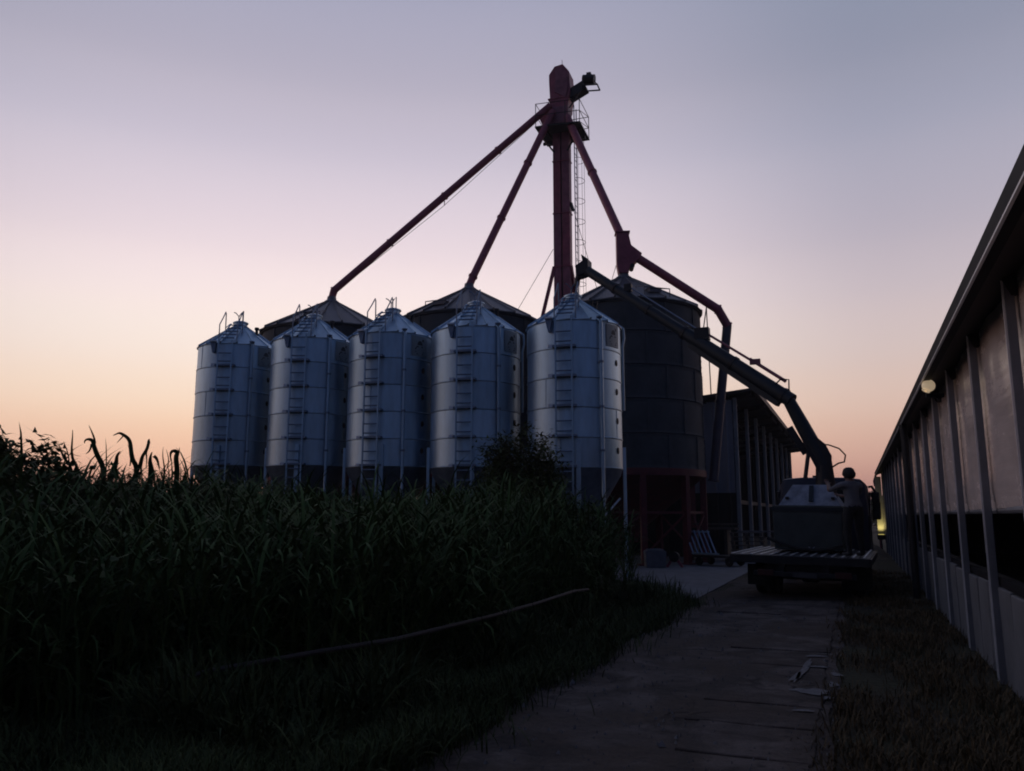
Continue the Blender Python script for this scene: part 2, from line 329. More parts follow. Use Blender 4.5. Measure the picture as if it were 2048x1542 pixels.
def hoop(side):
    m_ = MB(); x = side * .29
    m_.tube([(x, -SR + .06, EZ - .02), (x, -SR + .06, EZ + .62), (x * .97, -.95, EZ + .92), (x * .95, -.74, EZ + 1.16), (x * .95, -.70, EZ + 1.12), (x * .95, -.68, EZ + .45)], .018, 6)
    m_.tube([(x * .95, -.70, EZ + .62), (x * .95, -.30, EZ + .84)], .014, 6)
    return m_.mesh('handrail', M_galv_d, True)
hoop_me = [hoop(-1), hoop(1)]
mb = MB(); pr_ = SR + .085
mb.tube([(0, -pr_ + .1, EZ + .03), (0, -pr_, EZ - .06), (0, -pr_, BZ - 1.6)], .048, 10); pipe_me = mb.mesh('fill_pipe', M_galv, True)
mb = MB(); mb.lathe([(.06, -.03), (.064, 0), (.06, .03)], 10, c=(0, -pr_, 0)).box((0, -pr_ + .05, 0), (.03, .1, .03)); clamp_me = mb.mesh('clamp', M_galv_d)
mb = MB(); mb.lathe([(.001, .03), (.085, .03), (.085, 0), (.05, -.03)], 12, c=(0, -pr_ + .06, EZ + .06)); pcap_me = mb.mesh('pipe_cap', M_galv_d)
mb = MB(); mb.tube([(0, -.55, EZ + .62), (0, -SR + .1, EZ + .16), (0, -SR - .10, EZ + .02), (0, -SR - .12, EZ - .25), (0, -SR - .07, EZ - .5), (0, -SR - .07, EZ - 2.3)], .032, 8); vent_me = mb.mesh('vent_pipe', M_galv, True)
def curved_plate(a0, a1, z0, z1, r, t=.012, n=8):
    m_ = MB(); m_.lathe([(r, z0), (r + t, z0), (r + t, z1), (r, z1)], n, a0 - math.pi / 2, a1 - math.pi / 2); return m_
sign_me = curved_plate(-.22, .22, EZ - .68, EZ - .07, SR + .008).mesh('sign_plate', M_plate)
mb = MB()
def patch(poly):   # flat print on the curved plate: (x, z) metres about the sign centre
    k = len(mb.v); r = SR + .0245
    mb.v.extend([(r * math.sin(x / r), -r * math.cos(x / r), EZ - .375 + z) for x, z in poly]); mb.f.append(tuple(range(k, k + len(poly))))
patch([(.10 * math.cos(t) - .0, .03 + .13 * math.sin(t)) for t in [math.pi * j / 12 for j in range(13)]])
patch([(-.12, -.04), (-.05, -.04), (-.05, .0), (-.11, .0)]); patch([(.05, -.04), (.12, -.04), (.11, 0), (.05, 0)])
patch([(-.16, -.12), (-.10, -.02), (-.12, .0), (-.19, -.10)]); patch([(.08, .15), (.15, .13), (.15, .22), (.09, .22)])
patch([(-.17, -.19), (.17, -.19), (.17, -.165), (-.17, -.165)]); patch([(-.13, -.25), (.14, -.25), (.14, -.225), (-.13, -.225)])
emblem_me = mb.mesh('emblem', M_mark)
mb = MB(); mb.lathe([(.06, 0), (.055, .015), (.04, .02), (.001, .02)], 12); 
mb.v = [(x, -SR - .002 - z, y * 1.5) for x, y, z in mb.v]; port_me = mb.mesh('inspection_port', M_black, True)

SILOS = [  # x, y, z offset, ladder deg, pipe deg, label
    (-18.9, 20.90, .35, 2, 36, 'galvanised feed silo at the far left end of the row, beside open sky'),
    (-15.78, 20.82, .27, -3, 35, 'second galvanised feed silo from the left in the row'),
    (-12.84, 20.84, .17, -14, 24, 'middle galvanised feed silo of the row of five'),
    (-9.98, 20.86, .09, -10, 30, 'galvanised feed silo second from the right, partly behind the leafy shrub'),
    (-6.98, 20.93, 0, -15, 27, 'rightmost and nearest galvanised feed silo, under the auger outlet')]
for (x, y, dz, la, pa, lab) in SILOS:
    la += 23; pa += 23
    t = empty('feed_silo', (x, y, dz), lab, 'silo', 'five galvanised feed silos in a row')
    for k in range(NR): place('wall_ring', ring_me, t, (0, 0, BZ + k * RH), (0, 0, rnd.uniform(0, 6)))
    for k in range(NP): place('roof_panel', roofp_me, t, (0, 0, EZ), (0, 0, 2 * math.pi * k / NP + .1))
    place('hopper', hop_me, t, (0, 0, BZ + .02))
    c = place('filler_cap', cap_me, t, (0, 0, EZ + CH)); place('lid_lever', lever_me, c, (-.02, -.08, .15), (0, 0, R(25)))
    place('breather', breather_me, t, (.62, .1, EZ + .56))
    for k in range(4): place('leg', leg_me, t, rot=(0, 0, R(22 + 90 * k)))
    lr = (0, 0, R(la)); ld = place('ladder', rail_me, t, rot=lr)
    for k in range(-4, 15): 
        z = BZ + .13 + k * RH / 3 + .02
        if k % 3 != 2 or k < 0: place('rung', rung_me, ld, (0, -LO, z))
    for k in range(5):
        q = (k + .6) / 5.2; place('rung', rung_me, ld, (0, -(SR + .1) * (1 - q) - (CR + .12) * q - .01, EZ + .07 + CH * q))
    for k in range(NR): 
        st = place('standoff', stand_me, t, (0, 0, BZ + .03 + k * RH), lr); place('bracket', brk_me, st)
    gs = place('gusset', gus_me, t, rot=lr); place('bracket', gust_me, gs)
    for h in hoop_me: place('handrail', h, t, rot=lr)
    pp = place('fill_pipe', pipe_me, t, rot=(0, 0, R(pa))); place('pipe_cap', pcap_me, pp)
    for z in (BZ + .45, BZ + 1.6, BZ + 2.8): place('clamp', clamp_me, pp, (0, 0, z))
    place('vent_pipe', vent_me, t, rot=(0, 0, R(pa + 62)))
    sg = place('sign_plate', sign_me, t, rot=(0, 0, R(pa + 23))); place('emblem', emblem_me, sg)
    for k in range(NR - 1): place('inspection_port', port_me, t, (0, 0, BZ + k * RH + .48), (0, 0, R(pa + 30)))

# ---------------------------------------------------------------- grain bins
BR = 2.75; B0 = 3.2; B1 = 9.08; NT = 5; TH = (B1 - B0) / NT; NQ = 12
mb = MB(); prof = [(BR - .02, 0)] + [(BR + .018 * math.cos(math.pi * j), .03 + (TH - .06) * j / 10) for j in range(11)] + [(BR - .02, TH - .004)]
mb.lathe(prof, 4, -math.pi / NQ, math.pi / NQ - .004)
mb.bar(pol(BR + .02, math.pi / NQ, .02), pol(BR + .02, math.pi / NQ, TH - .02), .07, .03, pol(1, math.pi / NQ, 0))
bpanel_me = mb.mesh('wall_panel', M_binwall, True, R(40))
NRP = 20; BH = 1.42; dr = math.pi / NRP; e0 = BR + .12
mb = MB(); mb.add([pol(e0, -dr, -.04), pol(e0, dr, -.04), pol(.32, dr, BH), pol(.32, -dr, BH), pol(e0, dr * .86, 0), pol(.32, dr * .86, BH + .02), pol(e0, dr * .9, .06), pol(.32, dr * .9, BH + .06), pol(e0, dr, .06), pol(.32, dr, BH + .06)],
       [(0, 1, 4), (0, 4, 5, 3), (4, 6, 7, 5), (6, 8, 9, 7), (8, 1, 2, 9)]); broof_me = mb.mesh('roof_panel', M_binroof)
mb = MB(); mb.lathe([(BR - .1, -.12), (BR + .05, -.12), (BR + .06, 0.0), (e0 - .02, -.03), (e0, -.06)], 48); eave_me = mb.mesh('eave_band', M_binwall, True)
mb = MB(); mb.lathe([(.30, -.05), (.33, .02), (.30, .09), (.2, .16), (.18, .3)], 20); collar_me = mb.mesh('roof_collar', M_binroof, True)
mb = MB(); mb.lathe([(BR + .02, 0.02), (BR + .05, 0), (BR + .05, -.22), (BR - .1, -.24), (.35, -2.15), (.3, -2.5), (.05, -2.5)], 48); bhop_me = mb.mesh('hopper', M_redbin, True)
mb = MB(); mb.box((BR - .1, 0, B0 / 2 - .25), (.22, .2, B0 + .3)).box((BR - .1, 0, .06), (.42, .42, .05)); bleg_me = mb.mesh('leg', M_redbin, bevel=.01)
NL = 10
a = 2 * math.pi / NL
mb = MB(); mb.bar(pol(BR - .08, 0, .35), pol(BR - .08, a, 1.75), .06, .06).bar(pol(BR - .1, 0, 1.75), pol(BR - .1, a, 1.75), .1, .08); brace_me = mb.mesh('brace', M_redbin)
mb = MB(); mb.box((0, 0, .02), (.46, .36, .14)).box((0, 0, .10), (.5, .4, .03)); hatch_me = mb.mesh('roof_hatch', M_binroof, bevel=.01)
mb = MB()
for q in (-.5, .5):
    mb.tube([(q, -.30, -.25), (q, -.30, .08), (q, .30, .26), (q, .30, .1)], .018, 6)
mb.tube([(-.5, -.30, .08), (.5, -.30, .08)], .018, 6); hrail_me = mb.mesh('handrail', M_binroof)
BINS = [(-19.85, 27.3, 0, 'dark grain bin with conical roof behind the leftmost feed silos', 60, -75),
        (-13.65, 27.85, 0, 'dark grain bin with conical roof behind the middle feed silos', 60, -92),
        (-7.55, 28.75, 0, 'rightmost large dark grain bin on red hopper and legs behind the truck', 60, -48)]
for (x, y, z, lab, hh, ha) in BINS:
    t = empty('grain_bin', (x, y, z), lab, 'grain bin', 'three large dark grain bins')
    for k in range(NT):
        for j in range(NQ): place('wall_panel', bpanel_me, t, (0, 0, B0 + k * TH), (0, 0, 2 * math.pi * j / NQ + (k % 2) * math.pi / NQ))
    for j in range(NRP): place('roof_panel', broof_me, t, (0, 0, B1), (0, 0, 2 * math.pi * j / NRP))
    place('eave_band', eave_me, t, (0, 0, B1)); place('roof_collar', collar_me, t, (0, 0, B1 + BH))
    place('hopper', bhop_me, t, (0, 0, B0))
    for j in range(NL):
        place('leg', bleg_me, t, rot=(0, 0, 2 * math.pi * j / NL + .12)); place('brace', brace_me, t, rot=(0, 0, 2 * math.pi * j / NL + .12))
    a = R(ha); rr = 2.2
    h = place('roof_hatch', hatch_me, t, (rr * math.cos(a), rr * math.sin(a), B1 + BH * (1 - (rr - .32) / (e0 - .32)) - .02), (R(18) * math.cos(a + math.pi / 2) * 0, 0, a + math.pi / 2)); place('handrail', hrail_me, h)

# ---------------------------------------------------------------- bucket elevator
EX, EY = -11.0, 31.7
t = empty('bucket_elevator', (EX, EY, 0), 'tall dark red bucket elevator tower rising behind the grain bins', 'elevator', rz=R(4))
for sx_ in (-1, 1):
    for k in range(8):
        z0 = .2 + k * 2.42; o = MB().box((sx_ * .20, 0, z0 + 1.2), (.34, .40, 2.38)).build('casing', M_redd if (k + (sx_ > 0)) % 3 else M_red, t, bevel=.012)
        MB().box((sx_ * .20, 0, z0 + 2.405), (.39, .46, .05)).build('flange', M_red, o)
MB().box((0, .02, 10), (.06, .2, 19.4)).build('web', M_black, t)
MB().box((0, 0, .6), (1.1, .8, 1.2)).build('boot', M_red, t, bevel=.03)
HZ = 19.5
hd = MB().prism([(-.47, HZ), (-.42, HZ + .45), (-.46, HZ + 1.35), (-.46, HZ + 1.68), (-.20, HZ + 2.05), (.18, HZ + 2.10), (.46, HZ + 1.72), (.52, HZ + .75), (.42, HZ + .3), (.40, HZ)], -.42, .42).build('head_housing', M_red, t, bevel=.02)
MB().prism([(-.18, HZ + .8), (.30, HZ + .45), (.42, HZ + .9), (.42, HZ + 1.6), (.16, HZ + 1.95), (-.16, HZ + 1.9)], -.46, -.425).build('access_panel', M_redd, hd)
MB().box((-.02, 0, HZ + .5), (.98, .90, .05)).build('flange', M_red, hd)
MB().prism([(-.75, HZ - .75), (-.3, HZ - .1), (-.3, HZ + .25), (-.62, HZ + .25), (-.95, HZ - .3)], -.35, .3).build('discharge_chute', M_redd, t, bevel=.02)
MB().box((0.0, -.15, HZ - .35), (.85, .75, .8)).build('distributor', M_redd, t, bevel=.05)
MB().tube([(.05, 0, HZ + 2.05), (.05, 0, HZ + 2.55)], .012, 6).build('antenna', M_black, t)
arm = MB().bar((.3, -.05, HZ + .62), (1.15, -.05, HZ + 1.02), .5, .45).build('motor_arm', M_black, t, bevel=.03)
mo = MB().tube([(1.02, -.05, HZ + 1.38), (1.55, -.05, HZ + 1.30)], .21, 14).box((1.3, -.05, HZ + 1.56), (.2, .25, .12)).build('motor', M_black, t, smooth=True)
MB().bar((1.0, -.32, HZ + .96), (1.72, -.32, HZ + .88), .05, .05).bar((1.0, .2, HZ + .96), (1.72, .2, HZ + .88), .05, .05).bar((1.72, -.34, HZ + .88), (1.72, .22, HZ + .88), .05, .05).bar((1.72, -.32, HZ + .88), (1.5, -.32, HZ + 1.15), .04, .04).bar((.45, -.32, HZ - .0), (1.1, -.32, HZ + .88), .05, .05).build('motor_bracket', M_black, t)
PZ = 18.45
pf = MB().prism([(-.95, -1.0), (-.2, -1.0), (1.05, -.85), (1.05, .95), (-.95, .95)], PZ, PZ + .06, 'z').build('platform', M_black, t)
MB().bar((-.55, -.9, PZ - .06), (-.55, .9, PZ - .06), .08, .12).bar((.7, -.8, PZ - .06), (.7, .9, PZ - .06), .08, .12).bar((-.95, .3, PZ - .18), (1.0, .3, PZ - .18), .1, .12).bar((-.9, -.5, PZ - .05), (-.3, -.2, PZ - .9), .06, .06).bar((.95, -.5, PZ - .05), (.3, -.2, PZ - .9), .06, .06).build('platform_frame', M_black, pf)
corners = [(-.92, -.97), (1.02, -.82), (1.02, .92), (-.92, .92)]
for (cx, cy) in corners + [(.35, .92), (.4, -.9)]: MB().tube([(cx, cy, PZ), (cx, cy, PZ + 1.12)], .018, 6).build('railing_post', M_black, pf)
mb = MB()
for i in range(4):
    a, b = corners[i], corners[(i + 1) % 4]
    for h in (1.12, .58): mb.tube([(a[0], a[1], PZ + h), (b[0], b[1], PZ + h)], .016, 6)
mb.tube([(1.02, -.82, PZ + .58), (1.02, .92, PZ + 1.12)], .014, 6).tube([(1.02, -.82, PZ + .06), (1.02, .92, PZ + .58)], .014, 6).tube([(1.02, -.82, PZ + 1.12), (.55, -.1, PZ + 1.75)], .014, 6)
mb.build('railing', M_black, pf)
ld = MB()
for q in (-.2, .2): ld.box((.62, q, (PZ + 1.0) / 2 + .2), (.04, .025, PZ + 1.0))
ld = ld.build('ladder', M_galv_d, t)
rme = MB().tube([(0, -.2, 0), (0, .2, 0)], .013, 5).mesh('rung', M_galv_d)
for k in range(62): place('rung', rme, ld, (.62, 0, .6 + k * .3))
hp = []
for j in range(13): q = -1.9 + 3.8 * j / 12; hp.append((.62 + .02 + .36 * (math.cos(q) - math.cos(1.9)) / (1 - math.cos(1.9)) , .36 * math.sin(q), 0))
hoop_e = MB().tube(hp, .012, 5).mesh('cage_hoop', M_black)
for k in range(17): place('cage_hoop', hoop_e, ld, (0, 0, 3.0 + k * .94))
mb = MB()
for j in (2, 6, 10): mb.tube([(hp[j][0], hp[j][1], 2.9), (hp[j][0], hp[j][1], PZ)], .009, 5)
mb.build('cage_strip', M_black, ld)
for (a, b) in (((-.36, -.15, 12.3), (-1.35, -.3, 8.2)), ((.36, -.1, 12.3), (.7, 1.4, 8.0)), ((-.36, .2, 12.3), (-.9, 1.5, 8.0))):
    MB().bar(a, b, .14, .14).build('brace', M_red, t)
MB().bar((.40, -.1, 15.15), (.52, -.15, 14.75), .12, .1).build('cable_anchor', M_black, t)

# guy wires
for (a, b, lab) in (((EX - .38, EY - .2, 13.1), (-13.4, 29.6, 8.3), 'thin guy wire left of the elevator tower, running down to the bins'),
                    ((EX + .55, EY - .15, 14.8), (-8.8, 31.2, 9.0), 'thin guy wire from mid tower sloping down behind the rightmost bin'),
                    ((-7.9, 29.0, 11.2), (-9.2, 30.2, 8.6), 'short thin stay wire left of the diverter box on the rightmost bin')):
    tag(MB().tube([a, b], .012, 5).build('guy_wire', M_black), lab, 'wire', 'stay wires of the elevator')

# spouts
def spout(name, pts, r, lab, m=M_red, flr=1.22, grp='grain spouts of the elevator', last=None):
    o = empty(name, pts[0], lab, 'spout', grp); p0 = Vector(pts[0]); pts = [Vector(p) - p0 for p in pts]
    for i in range(len(pts) - 1):
        if last and i == len(pts) - 2: m = last
        d = pts[i + 1] - pts[i]; n = max(1, round(d.length / 3.2))
        for k in range(n):
            a = pts[i] + d * (k / n); b = pts[i] + d * ((k + 1) / n); u = d.normalized()
            MB().tube([a, b], r, 14).build('pipe_section', m, o, smooth=True)
            MB().tube([b - u * .035, b + u * .035], r * flr, 14).build('flange', m, o)
        if i: MB().lathe([(r * math.cos(q) + .001, r * math.sin(q)) for q in [-1.57 + .314 * j for j in range(11)]], 14).build('elbow', m, o, loc=pts[i], smooth=True)
    return o
b1, b2, b3 = [Vector((b[0], b[1], B1 + BH + .22)) for b in BINS]
S1 = (-11.32, 31.1, 19.6)
spout('grain_spout', [S1, tuple(b1 + Vector((.10, .0, .35))), tuple(b1)], .155, 'long dark red spout from the elevator head to the leftmost bin')
spout('grain_spout', [(-11.2, 31.1, 19.3), tuple(b2 + Vector((.12, .1, .4))), tuple(b2)], .155, 'dark red spout from the elevator head to the middle bin')
dv = b3 + Vector((0, 0, .15))
o = spout('grain_spout', [(-10.6, 31.3, 19.0), tuple(dv + Vector((-.1, .1, 1.45)))], .165, 'dark red spout from the elevator head to the diverter over the rightmost bin')
o = empty('diverter_box', tuple(dv), 'dark red flared diverter box on the peak of the rightmost bin', 'diverter')
MB().prism([(-.20, -.15), (.18, -.15), (.22, .1), (.62, .42), (.70, .62), (.3, .95), (.2, 1.45), (-.26, 1.45), (-.26, .2)], -.22, .22).build('housing', M_red, o, bevel=.025, rot=(0, 0, R(20)))
MB().tube([(.32, -.26, .12), (.32, .26, .12)], .09, 10).build('flap_shaft', M_black, o, rot=(0, 0, R(20)))
MB().box((-.02, 0, 1.48), (.56, .52, .05)).build('flange', M_red, o, rot=(0, 0, R(20)))
lo = spout('loading_spout', [tuple(dv + Vector((.52, .15, .48))), (-4.22, 29.62, 9.22), (-3.93, 29.80, 8.62), (-4.62, 29.55, 2.9)], .165, 'bent red spout running down past the right side of the rightmost bin', grp=None, last=mat('dull_grey_paint', (.085, .07, .085), .6, .1, .2, 3))
for (a, b) in (((-4.62, 29.5, 9.35), (-4.55, 29.35, 5.9)), ((-4.62, 29.5, 9.3), (-4.85, 29.2, 7.6))):
    tag(MB().tube([a, b], .022, 6).build('stay_rod', M_black), 'straight upright stay rod under the bent spout beside the rightmost bin' if b[2] < 6 else 'short slanting stay rod under the bent spout beside the rightmost bin', 'rod')
# cable under the long spout
p0, p1 = Vector(S1), b1 + Vector((.1, 0, .35))
def along(q, dz): v = p0.lerp(p1, q); return (v.x, v.y, v.z - dz)
o = empty('spout_cable', along(.05, .3), 'thin truss cable strung below the longest spout', 'cable')
c0 = Vector(along(.05, .3))
MB().tube([Vector(along(.05, .2)) - c0, Vector(along(.5, .42)) - c0, Vector(along(.93, .18)) - c0], .012, 5).build('wire', M_black, o)
MB().tube([Vector(along(.5, .1)) - c0, Vector(along(.5, .44)) - c0], .02, 5).build('strut', M_red, o)

# ---------------------------------------------------------------- truck
TX, TY = -1.0, 17.0; DZ = .86
t = empty('feed_truck', (TX, TY, 0), 'dark flatbed feed truck with navy cab parked on the road, seen from behind', 'truck'); t.rotation_euler = (0, R(1.1), R(-2.8))
pme = MB().box((0, 2.0, 0), (.186, 4.0, .05)).mesh('deck_plank', M_deck, bevel=.008)
for k in range(13): place('deck_plank', pme, t, (-1.3 + .2 * k, 0, DZ - .025 + rnd.uniform(-.004, .004)), (rnd.uniform(-.002, .002), rnd.uniform(-.03, .03), 0))
rib_me = MB().box((0, 2.0, .008), (.035, 3.96, .016)).mesh('deck_rib', M_galv_l)
for k in range(14): place('deck_rib', rib_me, t, (-1.38 + .19 * k, 0, DZ + .002))
MB().box((-.1, -.03, DZ - .085), (2.62, .06, .15)).box((0, .5, DZ - .1), (2.3, .1, .1)).box((0, 1.5, DZ - .1), (2.3, .1, .1)).box((0, 2.6, DZ - .1), (2.3, .1, .1)).box((0, 3.7, DZ - .1), (2.3, .1, .1)).build('deck_frame', M_black, t)
for q in (-1, 1):
    MB().box((q * .42, 3.2, DZ - .25), (.1, 6.4, .2)).build('chassis_rail', M_black, t)
    MB().box((q * 1.3 - .1, 2, DZ - .08), (.04, 4.0, .12)).build('side_rail', M_black, t)
    MB().box((q * .72, -.06, .52), (.3, .05, .12)).build('tail_lamp', mat('dark_red_lens' + str(q), (.05, .006, .006), .4, 0, .1, 4), t, bevel=.01)
    MB().box((q * .95, .75, .42), (.5, .012, .42)).build('mud_flap', M_rubber, t)
MB().box((0, -.02, .5), (1.9, .08, .1)).build('rear_bumper', M_black, t, bevel=.012)
MB().box((0.02, -.075, .50), (.44, .012, .10)).build('number_plate', mat('dirty_plate', (.05, .05, .055), .7, 0, .3, 20), t)
MB().tube([(-1.0, 1.35, .40), (1.0, 1.35, .40)], .09, 10).build('rear_axle', M_black, t)
MB().box((0, 1.35, .45), (.36, .4, .36)).build('differential', M_black, t, bevel=.06)
MB().box((-.78, 2.7, .50), (.55, .9, .42)).build('tool_box', M_black, t, bevel=.02)
MB().tube([(.78, 2.3, .48), (.78, 3.4, .48)], .25, 16).build('fuel_tank', M_black, t, smooth=True)
MB().box((0, 3.9, .48), (1.1, .8, .5)).build('gearbox', M_black, t, bevel=.05)
MB().box((0, .25, .58), (1.5, .08, .26)).build('rear_panel', M_black, t)
MB().tube([(-.9, 5.6, .40), (.9, 5.6, .40)], .08, 10).build('front_axle', M_black, t)
def wheel(parent, x, y, r, w):
    wl = MB().lathe([(r * .55, -w / 2), (r * .92, -w / 2), (r, -w * .35), (r, w * .35), (r * .92, w / 2), (r * .55, w / 2)], 28).build('wheel', M_rubber, parent, (x, y, r), (0, R(90), 0), smooth=True)
    MB().lathe([(.001, -w * .2), (r * .3, -w * .2), (r * .5, -w * .42), (r * .57, -w * .42), (r * .57, w * .42), (r * .5, w * .42), (r * .3, w * .2), (.001, w * .2)], 20).build('rim', M_galv_d, wl, smooth=True)
for x in (-.98, -.72, .72, .98): wheel(t, x, 1.35, .40, .22)
for x in (-.9, .9): wheel(t, x, 5.6, .40, .24)
# cab
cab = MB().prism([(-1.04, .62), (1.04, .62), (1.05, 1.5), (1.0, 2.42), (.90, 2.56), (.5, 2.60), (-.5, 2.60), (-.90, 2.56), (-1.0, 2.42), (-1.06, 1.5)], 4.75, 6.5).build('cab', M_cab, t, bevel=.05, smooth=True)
MB().box((0, 4.735, 2.1), (1.3, .03, .5)).build('rear_window', M_glass, cab)
MB().prism([(-1.05, .5), (1.05, .5), (1.05, 1.3), (-1.05, 1.3)], 6.45, 6.7).build('front_panel', M_cab, cab, bevel=.04)
MB().prism([(-.98, 1.35), (.98, 1.35), (.92, 2.4), (-.92, 2.4)], 6.49, 6.53).build('windscreen', M_glass, cab)
MB().box((0, 5.2, 2.63), (.5, .12, .07)).build('roof_lamp_bar', M_black, cab)
for q in (-1, 1):
    MB().box((q * 1.055, 5.7, 1.95), (.02, .8, .6)).build('side_window', M_glass, cab)
    ar = MB().tube([(q * 1.02, 6.1, 2.40), (q * 1.10, 6.1, 2.42), (q * 1.18, 6.1, 2.28), (q * 1.20, 6.1, 2.1)], .035, 8).tube([(q * 1.05, 6.1, 1.95), (q * 1.25, 6.1, 1.95)], .012, 6).build('mirror_arm', M_black, cab, smooth=True)
    MB().box((q * 1.20, 6.1, 1.80), (.19, .08, .46)).box((q * 1.18, 6.1, 2.14), (.20, .10, .28)).build('mirror', M_black, ar, bevel=.03)
# tank on the deck
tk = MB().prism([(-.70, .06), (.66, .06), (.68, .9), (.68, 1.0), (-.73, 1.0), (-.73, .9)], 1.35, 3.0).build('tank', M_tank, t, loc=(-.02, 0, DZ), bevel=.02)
hpz = MB(); hpz.add([(-.60, 1.42, 1.0), (.66, 1.42, 1.0), (.66, 2.95, 1.0), (-.60, 2.95, 1.0), (-.33, 1.75, 1.45), (.40, 1.75, 1.45), (.40, 2.6, 1.45), (-.33, 2.6, 1.45)], [(0, 1, 5, 4), (1, 2, 6, 5), (2, 3, 7, 6), (3, 0, 4, 7), (4, 5, 6, 7)])
hpz = hpz.build('hopper_cover', M_tankp, tk, (0, 0, .004))
MB().box((.06, 1.57, 1.26), (.09, .03, .42), (R(-36), 0, 0)).build('cover_rib', M_boom, tk)
for q in (-.43, .5): MB().box((q, 1.50, 1.16), (.07, .06, .05)).build('cover_latch', M_black, tk)
MB().box((-.025, 1.345, .92), (1.45, .03, .08)).build('tank_rim', M_boom, tk)
MB().prism([(-.07, .02), (0, -.06), (.07, .02), (.045, .02), (0, -.03), (-.045, .02)], 1.30, 1.33).build('tow_mark', M_galv_d, tk, loc=(.05, 0, .12))
MB().tube([(-.85, 1.25, .30), (-.55, 1.22, .18), (-.2, 1.2, .09), (.15, 1.2, .07), (.45, 1.22, .12), (.66, 1.25, .2)], .035, 8).build('hose', M_rubber, t, (0, 0, DZ), smooth=True)
for q in (-.3, .35): MB().box((q, 2.2, .03), (.12, 1.5, .06)).build('tank_skid', M_black, t, (0, 0, DZ))

# ---------------------------------------------------------------- auger
A0 = Vector((-.55, 19.0, 1.95)); A1 = Vector((-.56, 19.0, 2.75)); A2 = Vector((-1.24, 18.93, 4.27)); A3 = Vector((-6.72, 20.92, 8.62))
t = empty('unloading_auger', tuple(A0), 'long dark auger boom rising from the truck to the rightmost feed silo', 'auger')
def lp(p): return Vector(p) - A0
MB().tube([lp(A0), lp(A1) + Vector((0, 0, .1))], [.24, .17], 14).build('turret', M_black, t, smooth=True)
MB().prism([(-.12, 2.55), (.12, 2.5), (.16, 2.95), (.05, 3.2), (-.32, 3.55), (-.50, 3.50), (-.36, 3.1)], -.16, .16).build('pivot_bracket', M_black, t, loc=(0, 0, -1.95), bevel=.02)
u = (A2 - A1).normalized(); u2 = (A3 - A2).normalized()
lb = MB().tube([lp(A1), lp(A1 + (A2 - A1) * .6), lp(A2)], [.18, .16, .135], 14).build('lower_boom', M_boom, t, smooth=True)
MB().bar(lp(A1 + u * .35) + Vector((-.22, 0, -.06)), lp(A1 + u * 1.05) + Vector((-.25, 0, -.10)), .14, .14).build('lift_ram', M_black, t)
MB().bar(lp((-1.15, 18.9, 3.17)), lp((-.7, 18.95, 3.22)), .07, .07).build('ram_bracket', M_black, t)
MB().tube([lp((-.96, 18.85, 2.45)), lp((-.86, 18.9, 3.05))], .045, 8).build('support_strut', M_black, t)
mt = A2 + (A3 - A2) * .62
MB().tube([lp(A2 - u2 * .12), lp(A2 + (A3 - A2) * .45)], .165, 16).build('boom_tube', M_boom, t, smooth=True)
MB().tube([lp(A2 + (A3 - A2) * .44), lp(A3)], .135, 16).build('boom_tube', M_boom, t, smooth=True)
for q in (.015, .22, .44, .62, .80, .985): MB().tube([lp(A2 + (A3 - A2) * q - u2 * .04), lp(A2 + (A3 - A2) * q + u2 * .04)], .185 if q < .45 else .155, 16).build('clamp_band', M_black, t)
nrm = Vector((0, 0, 1)) - u2 * u2.z; nrm.normalize()
MB().bar(lp(A2 + u2 * .1 + nrm * -.22), lp(A2 + u2 * 2.9 + nrm * -.20), .16, .12).build('boom_truss', M_boom, t)
MB().tube([lp(A2 + u2 * .25 + nrm * .30), lp(A2 + u2 * 1.3 + nrm * .30)], .04, 8).tube([lp(A2 + u2 * 1.2 + nrm * .29), lp(A2 + u2 * 2.9 + nrm * .27)], .03, 8).box(lp(A2 + u2 * 1.15 + nrm * .31), (.24, .12, .12)).build('hydraulic_ram', M_redd, t)
MB().box(lp(A2 + u2 * 2.75 + nrm * .2), (.35, .24, .3)).build('ram_mount', M_black, t)
MB().tube([lp(A2 + u2 * 2.95 + nrm * .24), lp(A2 + u2 * 5.4 + nrm * .24)], .022, 6).build('hydraulic_line', M_galv_d, t)
MB().box(lp(A2 + u2 * 5.45 + nrm * .2), (.2, .15, .2)).build('line_mount', M_black, t)
MB().tube([lp(A2 + Vector((-.3, 0, .28))), lp(A2 + Vector((-.12, -.02, .45))), lp(A2 + Vector((.05, -.02, .42))), lp(A2 + Vector((.04, 0, .15)))], .018, 6).build('hose', M_rubber, t, smooth=True)
MB().tube([lp(A1 + Vector((-.05, 0, .46))), lp(A1 + Vector((.12, -.02, .44))), lp(A1 + Vector((.33, -.05, .35))), lp(A1 + Vector((.45, -.1, .2))), lp(A1 + Vector((.42, -.15, .05))), lp(A1 + Vector((.3, -.2, .02))), lp(A1 + Vector((.1, -.1, -.1)))], .018, 6).build('hose', M_rubber, t, smooth=True)
# outlet
eh = MB().prism([(-.10, -.30), (.22, -.22), (.22, .18), (.02, .34), (.06, .14), (-.16, .02)], -.2, .2).build('outlet_hood', M_black, t, loc=lp(A3 - u2 * .05), bevel=.015)
MB().tube([lp(A3 + Vector((-.05, 0, -.2))), lp(A3 + Vector((-.12, 0, -.38))), lp(A3 + Vector((-.14, 0, -.55)))], [.10, .08, .07], 10).build('outlet_spout', M_black, t)
lk = MB().lathe([(.05 + .014 * math.cos(q), .014 * math.sin(q)) for q in [math.pi * 2 * j / 6 for j in range(7)]], 10).mesh('chain_link', M_black)
for k in range(5): place('chain_link', lk, t, lp(A3 + Vector((-.14 - .012 * k, 0, -.60 - .085 * k))), (R(90), 0, R(90 * k)))

